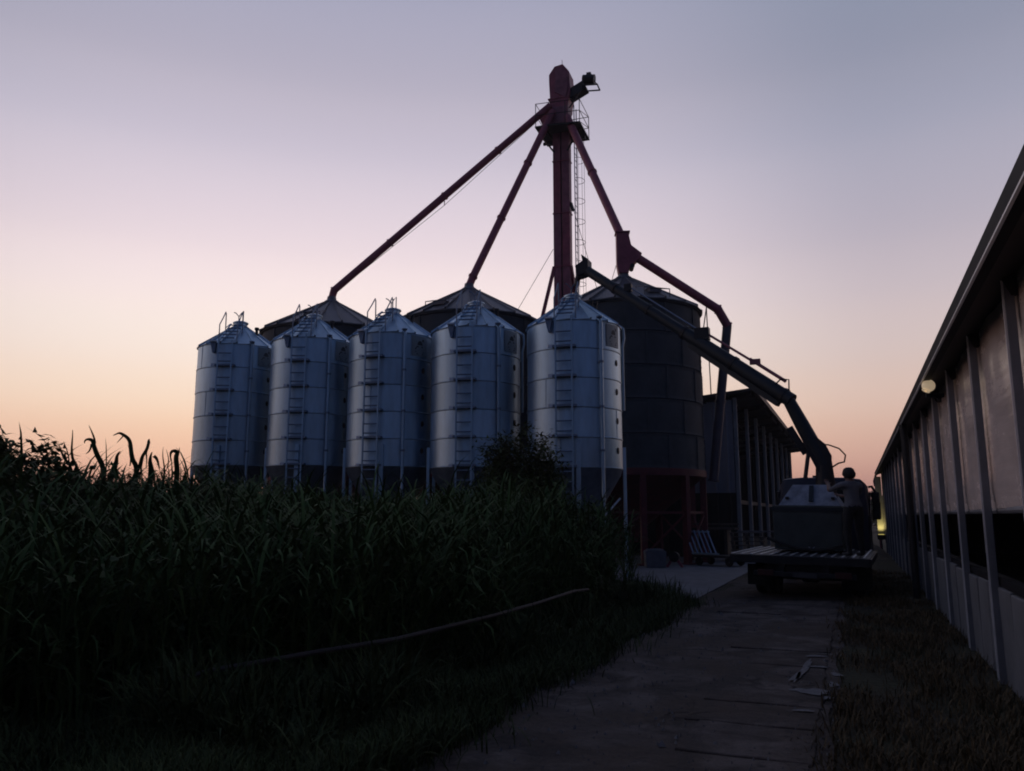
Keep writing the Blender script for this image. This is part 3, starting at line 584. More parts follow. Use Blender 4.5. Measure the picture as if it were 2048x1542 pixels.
# ---------------------------------------------------------------- barn along the right side
bx = 1.22; S0, S1b = -6.0, 40.4
barn = empty('livestock_barn', (bx, 4, 0), 'long livestock barn with curtain sides and steel columns along the right', 'barn')
def bl(x, y, z): return (x - bx, y - 4, z)
M_col = mat('column_steel', (.20, .205, .23), .5, .35, .2, 3)
M_lip = mat('column_lip', (.80, .78, .78), .45, .3, .15, 3)
M_low = mat('sill_panel', (.15, .15, .16), .75, 0, .35, 1.6, .2, 20, (1, 1, .6))
M_fascia = mat('dark_fascia', (.010, .010, .013), .7, .0, .3, 2, spec=.15)
M_soffit = mat('soffit_boards', (.035, .03, .03), .8, 0, .3, 4)
def curtain_mat():
    m = mat('curtain_sheet', (.74, .62, .56), .26, 0, .2, .9, 0, 1, (1, .7, 2.2)); n = m.node_tree.nodes; l = m.node_tree.links; b = n['Principled BSDF']
    tcn = n.new('ShaderNodeTexCoord'); mp = n.new('ShaderNodeMapping'); mp.inputs['Rotation'].default_value = (R(-24), 0, 0); mp.inputs['Scale'].default_value = (1, .5, 7); l.new(tcn.outputs['Object'], mp.inputs[0])
    q = n.new('ShaderNodeTexNoise'); q.inputs['Scale'].default_value = 1.6; q.inputs['Detail'].default_value = 3; l.new(mp.outputs[0], q.inputs[0])
    bp = n.new('ShaderNodeBump'); bp.inputs['Strength'].default_value = .16; bp.inputs['Distance'].default_value = .05; l.new(q.outputs['Fac'], bp.inputs['Height']); l.new(bp.outputs[0], b.inputs['Normal'])
    return m
M_curt = curtain_mat(); M_curt.node_tree.nodes['Principled BSDF'].inputs['Specular IOR Level'].default_value = .6
CS = 2.2; cols = [7.35 + CS * k for k in range(-6, 16)]
col_me = MB().box((.035, 0, 1.78), (.07, .085, 3.56)).mesh('column', M_col, bevel=.006)
lip_me = MB().box((-.009, -.034, 1.78), (.016, .016, 3.5)).mesh('flange', M_lip)
low_me = MB().box((0, 0, .47), (.06, .715, .95)).mesh('sill_board', M_low, bevel=.012)
for i, s in enumerate(cols):
    c = place('column', col_me, barn, bl(bx, s, 0)); place('flange', lip_me, c)
    if i + 1 < len(cols):
        m_ = MB(); nz_, ny_ = 10, 16
        for a in range(nz_ + 1):
            for b_ in range(ny_ + 1):
                m_.v.append((math.sin(math.pi * b_ / ny_) * (.020 * math.sin(b_ * .5 + a * .12 + i * 1.7) + .007 * math.sin(b_ * 1.7 + i * 2) + .02 * (1 - a / nz_)) + (.015 if a == 0 else 0), .0 + CS * b_ / ny_, 1.72 + (3.56 - 1.72) * a / nz_))
        for a in range(nz_):
            for b_ in range(ny_): k = a * (ny_ + 1) + b_; m_.f.append((k, k + 1, k + ny_ + 2, k + ny_ + 1))
        cp_ = m_.build('curtain', M_curt, barn, bl(bx + .10, s, 0), smooth=True)
        MB().tube([(.05, .02, 1.70), (.05, CS - .02, 1.70)], .035, 8).build('curtain_roll', M_col, cp_)
        for k in range(3): place('sill_board', low_me, barn, bl(bx + .085 + rnd.uniform(-.012, .012), s + CS * (k + .5) / 3, rnd.uniform(-.02, .02)), (0, rnd.uniform(-.01, .01), 0))
        MB().box((0, CS / 2, 0), (.10, CS, .09)).build('rail', M_fascia, barn, bl(bx + .13, s, .99))
m_ = MB().box((0, 0, 0), (.10, S1b - S0, .14)); m_.build('wall_plate', M_fascia, barn, bl(bx + .20, (S0 + S1b) / 2, 3.60))
rf = MB().prism([(1.0, 3.60), (5.6, 5.6), (10.3, 3.56), (10.3, 3.46), (5.6, 5.50), (1.0, 3.50)], S0, S1b); rf.v = [(x - bx, y - 4, z) for x, y, z in rf.v]
roof = rf.build('roof', M_fascia, barn)
MB().prism([(.95, 3.475), (1.06, 3.475), (1.06, 3.50), (1.0, 3.61), (.945, 3.59)], S0, S1b + .05).build('gutter', M_fascia, roof, (-bx, -4, 0))
MB().box((.960, (S0 + S1b) / 2, 3.464), (.022, S1b - S0, .014)).build('gutter_lip', M_lip, roof, (-bx, -4, 0))
MB().prism([(1.06, 3.52), (1.6, 3.68), (1.6, 3.65), (1.06, 3.49)], S0, S1b).build('soffit', M_soffit, barn, (-bx, -4, 0))
for s in cols:
    MB().box((0, 0, 0), (4.6, .1, .16), (0, R(-23.4), 0)).build('rafter', M_soffit, roof, bl(3.35, s, 4.38))
MB().box((0, 0, 0), (.1, S1b - S0, 3.4)).build('far_wall', M_soffit, barn, bl(10.1, (S0 + S1b) / 2, 1.7))
MB().box((0, 0, 0), (8.9, .1, 3.4)).build('end_wall', M_low, barn, bl(5.7, S1b - .1, 1.7))
MB().box((0, 0, 0), (8.9, .1, 3.4)).build('end_wall', M_low, barn, bl(5.7, S0 + .1, 1.7))
MB().box((0, 0, 0), (8.8, S1b - S0, .1)).build('inner_floor', M_soffit, barn, bl(5.7, (S0 + S1b) / 2, .0))
for s in (S0 + .1, S1b - .1): MB().prism([(1.3, 3.40), (10.1, 3.40), (5.6, 5.46)], s - .05, s + .05).build('gable_wall', M_soffit, barn, (-bx, -4, 0))
MB().tube([bl(1.02, 17.9, .05), bl(1.02, 17.9, 3.05), bl(1.0, 17.9, 3.48)], .07, 12).build('downpipe', M_black, barn, smooth=True)
MB().tube([bl(.99, S1b, 3.48), bl(.90, S1b, 3.2), bl(.92, S1b, 3.0), bl(1.04, S1b, 2.85), bl(1.0, S1b + .15, 2.75), bl(1.0, S1b + .15, .1)], .05, 10).build('downpipe', M_redd, barn, smooth=True)
MB().box((0, 0, 0), (.27, .10, 2.7)).build('end_post', mat('pale_end_post', (.42, .42, .38), .6, 0, .1, 3), barn, bl(1.045, 40.32, 2.05))

# wall lamp on a column
o = empty('wall_lamp', (1.04, 12.22, 3.41), 'cream wall lamp on a column under the barn eave', 'lamp')
M_lampg = mat('cream_glass', (.75, .62, .42), .4, 0, .08, 4)
M_lampg.node_tree.nodes['Principled BSDF'].inputs['Emission Color'].default_value = (1, .76, .50, 1); M_lampg.node_tree.nodes['Principled BSDF'].inputs['Emission Strength'].default_value = .28
MB().lathe([(.085 * math.sin(q) + .0005, .085 * math.cos(q)) for q in [math.pi * k / 12 * .86 for k in range(13)]] + [(.055, -.085), (.02, -.085)], 24).build('lamp_shade', M_lampg, o, rot=(R(-12), R(28), 0), smooth=True)
MB().box((.07, 0, -.14), (.22, .10, .05)).build('lamp_base', M_fascia, o)
MB().bar((.12, 0, -.16), (.16, .45, -.16), .05, .05).build('lamp_arm', M_fascia, o)

# floodlight at the far end of the barn
o = empty('floodlight', (1.03, 39.95, 0), 'small lit floodlight at the foot of the barn far end, beyond the truck', 'lamp')
M_glow = bpy.data.materials.new('flood_lens'); M_glow.use_nodes = True
bb = M_glow.node_tree.nodes['Principled BSDF']; bb.inputs['Base Color'].default_value = (.9, .8, .3, 1); bb.inputs['Emission Color'].default_value = (1, .82, .22, 1); bb.inputs['Emission Strength'].default_value = 1.0
MB().box((0, 0, .70), (.34, .26, .22)).build('housing', M_black, o, bevel=.015)
MB().box((0, 0.02, .815), (.24, .16, .012)).build('lens', M_glow, o)
MB().box((0, 0, .38), (.05, .05, .76)).box((0, 0, .03), (.3, .3, .05)).build('stand', M_black, o)
ld_ = bpy.data.lights.new('floodlight_beam', 'SPOT'); lo_ = bpy.data.objects.new('floodlight_beam', ld_); COL.objects.link(lo_); lo_.parent = o; lo_.location = (0, 0, .86)
ld_.energy = 22; ld_.color = (1, .80, .28); ld_.spot_size = R(110); ld_.spot_blend = .8; ld_.shadow_soft_size = .08
lo_.rotation_euler = (R(180 - 22), 0, 0)

# ---------------------------------------------------------------- open shed beyond the bins
sh = empty('open_shed', (-4.3, 33.2, 0), 'tall lean-to shed with wide roof overhang beyond the rightmost bin', 'shed')
def sl(x, y, z): return (x + 4.3, y - 33.2, z)
M_shw = mat('pale_sheet_wall', (.24, .25, .29), .6, .1, .2, 2); M_post = mat('dull_post', (.30, .31, .32), .8, 0, .2, 3); M_shd = mat('dark_green_sheet', (.009, .011, .0105), .8, .0, .3, 2); M_shr = mat('shed_roof_sheet', (.045, .035, .035), .6, .1, .3, 2)
SE = 64.5
rf = MB().prism([(-3.36, 6.72), (-13, 5.75), (-13, 5.63), (-3.36, 6.60)], 32.9, SE); rf.v = [sl(*v) for v in rf.v]; srf = rf.build('roof', M_shr, sh)
MB().bar(sl(-3.34, 32.85, 6.62), sl(-3.34, SE, 6.62), .06, .22).build('fascia', M_shr, srf)
for k in range(9):
    MB().bar(sl(-3.45, 33.6 + 3.8 * k, 6.5), sl(-12.9, 33.6 + 3.8 * k, 5.55), .12, .2).build('rafter', M_shr, srf)
for k in range(4): MB().bar(sl(-3.6 - .9 * k, 33, 6.53 - .09 * k), sl(-3.6 - .9 * k, SE, 6.53 - .09 * k), .08, .1).build('purlin', M_shr, srf)
wme = MB().prism([(0, 0), (.2, 0), (.23, -.03), (.27, -.03), (.3, 0), (.5, 0), (.5, .03), (0, .03)], 0, 1, 'z').mesh('wall_sheet', M_shw)
wmd = MB().prism([(0, 0), (.2, 0), (.23, -.03), (.27, -.03), (.3, 0), (.5, 0), (.5, .03), (0, .03)], 0, 1, 'z').mesh('wall_sheet', M_shd)
for k in range(17):
    x = -4.85 - .5 * k; top = 6.48 - .1 * (-x - 4.3)
    place('wall_sheet', wme, sh, sl(x, 33.25, 2.55), scale=(1, 1, top - 2.55 - .12)); place('wall_sheet', wmd, sh, sl(x + .02, 33.30, 0), scale=(1, 1, 2.56))
for k in range(61): place('wall_sheet', wmd, sh, sl(-12.8, 33.35 + .51 * k, 0), (0, 0, R(90)), (1, 1, 5.70))
for k in range(17): place('wall_sheet', wmd, sh, sl(-12.75 + .5 * k, SE - .25, 0), scale=(1, 1, 5.69 + .0503 * k))
MB().box((0, 0, 0), (8.4, SE - 33.6, .06)).build('floor_slab', M_shd, sh, sl(-8.5, (SE + 33.2) / 2, .03))
for s in (33.4, 37.2, 41.0, 44.8, 48.6, 52.4, 56.2, 60.0, 64.0): MB().box((0, 0, 3.2), (.15, .15, 6.4)).build('post', M_post, sh, sl(-4.25, s, 0), bevel=.01)
MB().box((0, 0, 0), (.06, 31, .16)).build('girt', M_shd, sh, sl(-4.33, 49, 2.2))

# ---------------------------------------------------------------- clutter by the bins
o = empty('flat_cart', (-4.15, 27.2, 0.035), 'low flat cart with small wheels beside the rightmost bin', 'cart', rz=R(-22))
MB().box((0, 0, .30), (1.5, .8, .07)).build('platform', M_black, o, bevel=.01)
MB().tube([(.7, 0, .3), (1.25, -.1, .33)], .025, 6).build('drawbar', M_galv_d, o)
wm = MB().lathe([(.03, -.04), (.13, -.04), (.14, 0), (.13, .04), (.03, .04)], 16).mesh('wheel', M_rubber)
for q in (-.55, .55):
    for w_ in (-.36, .36): place('wheel', wm, o, (q, w_, .14), (R(90), 0, 0))
o = empty('barred_gate', (-4.2, 27.0, .375), 'barred metal gate panel leaning on the flat cart', 'gate', rz=R(-22))
for k in range(6): MB().bar((-.75 + .17 * k, -.2, .02), (-1.35 + .17 * k, .25, .78), .045, .035).build('bar', M_galv_d, o)
MB().bar((-.8, -.22, .05), (.2, -.22, .05), .05, .05).build('frame', M_galv, o); MB().bar((-1.4, .25, .74), (-.42, .25, .74), .05, .05).build('frame', M_galv, o)
o = empty('pallet_stack', (-3.6, 30.0, 0.035), 'stack of wooden pallets and boards left of the truck', 'pallets', rz=R(6))
for k in range(7):
    p = MB()
    for q in (-.5, 0, .5): p.box((q, 0, .05), (.1, .8, .09))
    p = p.build('pallet', M_wood, o, (rnd.uniform(-.05, .05), rnd.uniform(-.05, .05), k * .15), (0, 0, rnd.uniform(-.06, .06)))
    for q in range(5): MB().box((0, -.34 + .17 * q, .11), (1.2, .11, .022)).build('board', M_wood, p)
for (x, y, z, l_, rz, lab) in ((-3.3, 30.1, 1.15, 1.3, 8, 'pale plank lying on top of the pallet stack'), (-4.6, 29.6, 1.35, 1.6, 2, 'grey plank resting across the back of the pallets')):
    tag(MB().box((0, 0, 0), (l_, .2, .05)).build('plank', M_wood if z > 1.2 else M_white, None, (x, y, z - (0 if z > 1.2 else .06)), (0, 0, R(rz))), lab, 'plank')
o = empty('timber_rack', (-4.95, 30.6, .035), 'low timber rack with boards behind the flat cart', 'rack')
for k in range(6): MB().box((.1, rnd.uniform(-.1, .1), 1.12 + .03 * (k % 2)), (1.7, .16, .04)).build('board', M_wood, o, (0, -.5 + .2 * k, 0), (0, 0, rnd.uniform(-.04, .04)))
for q in (-.6, .6): MB().box((q, 0, .55), (.1, 1.1, 1.1)).build('trestle', M_wood, o)
o = empty('pale_bin_box', (-5.92, 25.6, .035), 'pale square box on the concrete under the rightmost bin', 'box', rz=R(20))
MB().prism([(-.30, 0), (.30, 0), (.33, .5), (.26, .53), (-.26, .53), (-.33, .5)], -.28, .28).build('body', M_white, o, bevel=.02)
MB().box((0, 0, .55), (.5, .5, .03)).build('lid', M_white, o, bevel=.01)
o = empty('hand_winch', (-5.35, 25.75, .035), 'small dark wheel winch on the concrete beside the pale box', 'winch')
MB().tube([(0, 0, .32), (0, .18, .32)], .16, 16).build('drum', M_black, o); MB().bar((-.25, .1, 0), (0, .1, .35), .06, .08).bar((.25, .1, 0), (0, .1, .35), .06, .08).build('stand', M_red, o)
tag(MB().tube([(-6.2, 20.6, 1.5), (-5.75, 21.0, 2.1)], .03, 8).build('slanted_pipe', M_galv_l), 'short bright slanted pipe under the rightmost feed silo', 'pipe')
# long pipe lying along the weeds
tag(MB().tube([(-4.95, 5.0, .38), (-4.8, 5.2, .43), (-4.3, 5.9, .50), (-3.95, 6.6, .53), (-3.88, 8.6, .52), (-3.86, 10.0, .53), (-3.88, 11.5, .55), (-3.95, 12.4, .5)], .022, 8).build('bent_pipe', mat('rusty_pipe', (.06, .048, .045), .7, .1, .3, 8), smooth=True), 'long bent rusty pipe propped along the front of the weeds', 'pipe')
# dirt heap at the far end of the lane
m_ = MB(); n = 14
for j in range(n + 1):
    for i in range(n + 1):
        x, y = -1 + 2 * i / n, -1 + 2 * j / n; r_ = math.hypot(x, y); m_.v.append((x * 1.1, y * 1.6, .5 * max(0, math.cos(min(1, r_) * math.pi / 2)) * (1 + .25 * math.sin(5 * x + 3 * y)) - .02))
for j in range(n):
    for i in range(n): k = j * (n + 1) + i; m_.f.append((k, k + 1, k + n + 2, k + n + 1))
tag(m_.build('dirt_heap', mat('dry_dirt', (.16, .12, .075), .95, 0, .4, 5, .4, 14), None, (.3, 35.2, 0), smooth=True), 'low heap of dry dirt lit by the floodlight beyond the truck', 'dirt heap')

# ---------------------------------------------------------------- person on the truck bed
def make_person(loc, rz):
    # x right, y forward, z up; joints then radii
    J = {'pelvis': ((0, 0, .96), (.145, .11)), 'waist': ((0, .01, 1.10), (.14, .105)), 'chest': ((0, .03, 1.28), (.165, .12)), 'upper': ((0, .04, 1.42), (.13, .10)), 'neck': ((0, .06, 1.52), (.058, .06)), 'jaw': ((0, .09, 1.58), (.068, .08)), 'head': ((0, .09, 1.66), (.078, .098)), 'crown': ((0, .08, 1.715), (.055, .07)),
         'hipL': ((-.10, 0, .90), (.095, .10)), 'kneeL': ((-.12, .03, .50), (.06, .065)), 'ankL': ((-.13, -.01, .09), (.04, .045)), 'heelL': ((-.13, -.02, .045), (.042, .042)), 'toeL': ((-.15, .17, .035), (.042, .03)),
         'hipR': ((.10, 0, .90), (.095, .10)), 'kneeR': ((.12, .05, .50), (.06, .065)), 'ankR': ((.13, .02, .09), (.04, .045)), 'heelR': ((.13, .01, .045), (.042, .042)), 'toeR': ((.16, .20, .035), (.042, .03)),
         'shL': ((-.19, .04, 1.41), (.065, .065)), 'elL': ((-.25, .26, 1.30), (.045, .045)), 'wrL': ((-.12, .46, 1.42), (.030, .034)), 'paL': ((-.10, .52, 1.48), (.042, .026)),
         'shR': ((.19, .04, 1.41), (.065, .065)), 'elR': ((.26, .20, 1.22), (.045, .045)), 'wrR': ((.14, .44, 1.20), (.030, .034)), 'paR': ((.12, .52, 1.22), (.042, .026))}
    E_ = [('pelvis', 'waist'), ('waist', 'chest'), ('chest', 'upper'), ('upper', 'neck'), ('neck', 'jaw'), ('jaw', 'head'), ('head', 'crown')]
    for q in 'LR': E_ += [('pelvis', 'hip' + q), ('hip' + q, 'knee' + q), ('knee' + q, 'ank' + q), ('ank' + q, 'heel' + q), ('heel' + q, 'toe' + q), ('upper', 'sh' + q), ('sh' + q, 'el' + q), ('el' + q, 'wr' + q), ('wr' + q, 'pa' + q)]
    for q, sgn in (('L', -1), ('R', 1)):
        pa = Vector(J['pa' + q][0]); d = (pa - Vector(J['wr' + q][0])).normalized(); side = Vector((1, 0, 0)); side = (side - d * side.dot(d)).normalized(); cl = d.cross(side) * -1
        for k, (off, ln) in enumerate(((-.032, .062), (-.011, .075), (.011, .072), (.032, .055))):
            b0 = pa + side * off + d * .02; f1 = b0 + d * ln * .55; f2 = f1 + (d * .5 + cl * .6).normalized() * ln * .5
            for nm, p in (('a', b0), ('b', f1), ('c', f2)): J['f%s%d%s' % (q, k, nm)] = (tuple(p), (.0095, .0095))
            E_ += [('pa' + q, 'f%s%da' % (q, k)), ('f%s%da' % (q, k), 'f%s%db' % (q, k)), ('f%s%db' % (q, k), 'f%s%dc' % (q, k))]
        th0 = pa - d * .02 - side * .04 * sgn; th1 = th0 - side * .03 * sgn + d * .035 + cl * .01
        J['t%sa' % q] = (tuple(th0), (.012, .012)); J['t%sb' % q] = (tuple(th1), (.010, .010)); E_ += [('pa' + q, 't%sa' % q), ('t%sa' % q, 't%sb' % q)]
    keys = list(J); idx = {k: i for i, k in enumerate(keys)}
    me = bpy.data.meshes.new('person_skeleton'); me.from_pydata([J[k][0] for k in keys], [(idx[a], idx[b]) for a, b in E_], [])
    o = bpy.data.objects.new('tmp', me); COL.objects.link(o)
    sk = o.modifiers.new('skin', 'SKIN'); sk.use_smooth_shade = True; sk.branch_smoothing = .3
    for i, k in enumerate(keys): me.skin_vertices[0].data[i].radius = J[k][1]
    me.skin_vertices[0].data[idx['pelvis']].use_root = True
    ss = o.modifiers.new('sub', 'SUBSURF'); ss.levels = 2; ss.render_levels = 2
    dg = bpy.context.evaluated_depsgraph_get(); body = bpy.data.meshes.new_from_object(o.evaluated_get(dg)); bpy.data.objects.remove(o)
    body.name = 'person'; body.materials.clear()
    for m_ in (mat('skin', (.20, .11, .08), .6, 0, .1, 8), mat('grey_shirt', (.13, .135, .155), .85, 0, .2, 9, .3, 14), mat('dark_trousers', (.014, .014, .016), .9, 0, .3, 8), mat('dark_shoes', (.02, .018, .018), .6, 0, .2, 9)): body.materials.append(m_)
    for p in body.polygons:
        c = p.center
        if c.z < .10: p.material_index = 3
        elif c.z < .98 and abs(c.y) < .25: p.material_index = 2
        elif c.z < 1.49 and (Vector((c.x, c.y)).length < .36 and c.y < .30): p.material_index = 1
        else: p.material_index = 0
        p.use_smooth = True
    ob = place('person', body, None, loc, (0, 0, rz), (1.22, 1.18, 1.0))
    tag(ob, 'person in grey shirt and dark trousers standing on the truck bed', 'person')
    hb = MB(); hb.lathe([(.001, .100), (.040, .093), (.068, .066), (.082, .022), (.084, -.02), (.078, -.065), (.060, -.105)], 20)
    hb.v = [(x, y * 1.20 - .012 - (.018 if z < 0 else 0) if y < 0 or z > .02 else y * (1.2 + z * 6), z) for x, y, z in hb.v if True]
    hb.v = [(x * 1.1, y * 1.1, z * 1.1) for x, y, z in hb.v]; hb.build('hair', mat('dark_hair', (.012, .009, .008), .7, 0, .3, 30, .5, 60), ob, (0, .075, 1.66), smooth=True)
    ear = MB().lathe([(.001, .012), (.018, .008), (.026, 0), (.02, -.008)], 10).mesh('ear', MATS['skin'], True)
    for q in (-1, 1): place('ear', ear, ob, (q * .088, .095, 1.625), (0, R(90), 0), (1.2, .7, 1))
    MB().prism([(-.014, -.02), (.014, -.02), (.008, .03), (-.008, .03)], .0, .028).build('nose', MATS['skin'], ob, (0, .17, 1.625))
make_person((-.02, 17.60, DZ - .012), R(38))

# ---------------------------------------------------------------- vegetation
def leaf_mat(name, col, var=.5, rough=.75):
    m = bpy.data.materials.new(name); m.use_nodes = True; t = m.node_tree; n = t.nodes; l = t.links; b = n['Principled BSDF']
    b.inputs['Roughness'].default_value = rough; b.inputs['Specular IOR Level'].default_value = .12
    at = n.new('ShaderNodeAttribute'); at.attribute_name = 'tint'; mx = n.new('ShaderNodeMix'); mx.data_type = 'RGBA'; l.new(at.outputs['Fac'], mx.inputs[0])
    mx.inputs[6].default_value = tuple(c * (1 - var) for c in col) + (1,); mx.inputs[7].default_value = (min(1, col[0] * (1 + var * 1.7)), col[1] * (1 + var), col[2] * (1 + var * .6), 1); l.new(mx.outputs[2], b.inputs['Base Color'])
    return m
M_reed = leaf_mat('reed_green', (.050, .096, .031), .36); M_grass = leaf_mat('verge_green', (.042, .066, .026), .4); M_dry = leaf_mat('dry_turf', (.086, .074, .045)); M_leaf = leaf_mat('shrub_leaf', (.066, .098, .042)); M_stem = mat('plant_stem', (.035, .035, .018), .8, 0, .3, 8)
def blades(base, az, length, width, lean, droop, tint, nseg=4):
    n = len(base); tt = np.linspace(0, 1, nseg + 1)
    ang = lean[:, None] + droop[:, None] * tt[None, :] ** 1.6           # angle from vertical
    ds = length[:, None] / nseg
    dh = np.sin(ang) * ds; dzv = np.cos(ang) * ds
    h = np.concatenate([np.zeros((n, 1)), np.cumsum(dh[:, 1:], 1)], 1); z = np.concatenate([np.zeros((n, 1)), np.cumsum(dzv[:, 1:], 1)], 1)
    ca, sa = np.cos(az)[:, None], np.sin(az)[:, None]
    cx = base[:, 0:1] + h * ca; cy = base[:, 1:2] + h * sa; cz = base[:, 2:3] + z
    wprof = np.array([.55, 1.0, .9, .6, .04]) if nseg == 4 else np.linspace(1, .04, nseg + 1)
    wv = width[:, None] * wprof[None, :] * .5
    v = np.empty((n, nseg + 1, 2, 3))
    v[:, :, 0, 0] = cx - sa * wv; v[:, :, 0, 1] = cy + ca * wv; v[:, :, 0, 2] = cz
    v[:, :, 1, 0] = cx + sa * wv; v[:, :, 1, 1] = cy - ca * wv; v[:, :, 1, 2] = cz
    k = (nseg + 1) * 2; q = np.array([[2 * i, 2 * i + 1, 2 * i + 3, 2 * i + 2] for i in range(nseg)])
    f = (q[None] + (np.arange(n) * k)[:, None, None]).reshape(-1, 4)
    return v.reshape(-1, 3), f, np.repeat(tint, k)
def np_mesh(name, parts, m):
    vs_, fs, ts, off = [], [], [], 0
    for v, f, t_ in parts: vs_.append(v); fs.append(f + off); ts.append(t_); off += len(v)
    v = np.concatenate(vs_); f = np.concatenate(fs); t_ = np.concatenate(ts)
    me = bpy.data.meshes.new(name); me.vertices.add(len(v)); me.vertices.foreach_set('co', v.astype(np.float32).ravel())
    me.loops.add(f.size); me.loops.foreach_set('vertex_index', f.astype(np.int32).ravel()); me.polygons.add(len(f))
    me.polygons.foreach_set('loop_start', np.arange(0, f.size, 4, dtype=np.int32)); me.polygons.foreach_set('loop_total', np.full(len(f), 4, dtype=np.int32))
    a = me.attributes.new('tint', 'FLOAT', 'POINT'); a.data.foreach_set('value', t_.astype(np.float32))
    me.update(); me.validate(); me.materials.append(m); return me
gzv = np.vectorize(gz)
def plants(xy, height, leafs, lw, ll):
    """reed plants: a stem blade plus arching leaves"""
    n = len(xy); z0 = gzv(xy[:, 0], xy[:, 1]); parts = []
    base = np.column_stack([xy, z0]); lean_az = rng.uniform(0, 6.28, n); lean = rng.uniform(0, .14, n)
    tint = rng.uniform(0, 1, n)
    parts.append(blades(base, lean_az, height, np.full(n, .022), lean, rng.uniform(0, .25, n), tint * .6 + .3))
    for k in range(leafs):
        q = rng.uniform(.18, .98, n); b = base.copy(); b[:, 2] += height * q * .96; b[:, 0] += np.cos(lean_az) * height * q * lean; b[:, 1] += np.sin(lean_az) * height * q * lean
        L_ = rng.uniform(.55, 1.15, n) * ll
        parts.append(blades(b, rng.uniform(0, 6.28, n), L_, rng.uniform(.6, 1.2, n) * lw, rng.uniform(.15, .6, n), rng.uniform(.6, 2.1, n), np.clip(tint * .5 + rng.uniform(0, .6, n), 0, 1)))
    return parts
def inthicket(x, y):   # x < boundary right of which the verge starts
    edge = np.where(y < 12.5, -4.15, -4.15 - (y - 12.5) * .06); edge = edge - .35 * np.sin(y * 1.3) * .5
    return (x < edge) & (y > 6.75 + 1.4 * (x + 3.95)) & (y > 3.2 + .12 * (-x - 4)) & (y < np.where(x > -7.3, 17.5, 19.2)) & (x > -1.75 * y - 4)
def hmap(x, y):
    h = np.where(x < -8.2 - .25 * (y - 8), 1.92, 1.74) + .34 * np.exp(-((x + 5.8) / 1.9) ** 2 - ((y - 14.7) / 2.4) ** 2) + .14 * np.sin(x * .9 + y * .5) + .12 * np.sin(x * 2.1 - y * 1.1)
    h = np.where(np.hypot(x + 9.3, y - 6.9) < 1.6, h - .35, h)
    h = np.where(x > -5.6, np.minimum(h, 1.15 + (-x - 4.1) * .9), h)
    h = np.where(y > 15.2, np.minimum(h, 2.35 - (y - 15.2) * .30 * (x > -7.0)), h)
    d = np.hypot(x, y); h = np.where(d < 8.5, np.minimum(h, .55 + (d - 5.0).clip(0) * .30), h)
    return h.clip(.35)
cand = np.column_stack([rng.uniform(-27, -3.8, 26000), rng.uniform(3, 19.5, 26000)])
cand = cand[inthicket(cand[:, 0], cand[:, 1])]
d = np.hypot(cand[:, 0], cand[:, 1]); cand = cand[rng.uniform(0, 1, len(cand)) < np.clip(1.35 - d / 26, .35, 1)][:9000]
hh = hmap(cand[:, 0], cand[:, 1]) * rng.uniform(.72, 1.10, len(cand))
me = np_mesh('reed_thicket', plants(cand, hh, 8, .030, .85), M_reed)
tag(place('reed_thicket', me), 'dense dark thicket of tall reeds and weeds filling the left side', 'reeds', kind='stuff')
# broad-leaved weeds growing through the reeds
n = 90000; x = rng.uniform(-27, -3.9, n); y = rng.uniform(3.2, 19.2, n); k_ = inthicket(x, y); x = x[k_]; y = y[k_]
clump = np.sin(x * 1.9 + 1.3 * np.sin(y * 1.1)) * np.sin(y * 1.7 + .8 * np.sin(x * 1.4)); k_ = clump > -.15; x = x[k_]; y = y[k_]; clump = clump[k_]; n = len(x)
hz_ = hmap(x, y) * (.98 + .12 * clump.clip(0)) * rng.uniform(0, 1, n) ** .45
c = np.column_stack([x, y, gzv(x, y) + hz_.clip(.05)])
me = np_mesh('broadleaf_weeds', [blades(c, rng.uniform(0, 6.28, n), rng.uniform(.07, .15, n), rng.uniform(.04, .085, n), rng.uniform(.6, 1.7, n), rng.uniform(0, .9, n), rng.uniform(0, .7, n), 2)], M_leaf)
tag(place('broadleaf_weeds', me), 'broad-leaved weeds growing among the reeds of the thicket', 'weeds', kind='stuff')
# verge grass along the road
def turf(name, n, xf, yr, hl, m, lab, w=.007, tail=0, bare=9):
    y = rng.uniform(yr[0], yr[1], n); y = yr[0] + (yr[1] - yr[0]) * ((y - yr[0]) / (yr[1] - yr[0])) ** 1.5; x0, x1 = xf(y); x = x0 + (x1 - x0) * rng.uniform(0, 1, n) + tail * rng.exponential(.07, n) * (rng.uniform(0, 1, n) < .3)
    cl_ = np.sin(x * 2.3 + 2 * np.sin(y * .9)) * np.sin(y * 1.9 + 1.5 * np.sin(x * 1.3)) + rng.normal(0, .35, n); k_ = cl_ > -bare; x = x[k_]; y = y[k_]; n = len(x)
    b = np.column_stack([x, y, gzv(x, y)]); hgt = rng.uniform(hl[0], hl[1], n) * (.6 + .8 * (np.sin(x * 3.1) * np.sin(y * 2.3) * .5 + .5))
    me = np_mesh(name, [blades(b, rng.uniform(0, 6.28, n), hgt, rng.uniform(.6, 1.5, n) * w, rng.uniform(0, .5, n), rng.uniform(.2, 1.5, n), rng.uniform(0, 1, n))], m)
    tag(place(name, me), lab, 'grass', kind='stuff')
turf('verge_grass', 42000, lambda y: (np.full_like(y, -4.6) - .12 * (y > 12.5) * (y - 12.5), -2.78 - .10 * np.sin(y * 1.9) - np.where(y > 15.2, (y - 15.2) * .55, 0)), (3, 18), (.10, .34), M_grass, 'low dark grass verge between the road and the thicket', .010, 1.6)
turf('tall_verge_weeds', 9000, lambda y: (np.full_like(y, -4.9), -3.55 - .35 * np.sin(y * 1.1) - .2 * np.sin(y * 2.9)), (4.5, 16.5), (.25, .62), M_grass, 'knee-high weeds spilling from the thicket toward the road', .022)
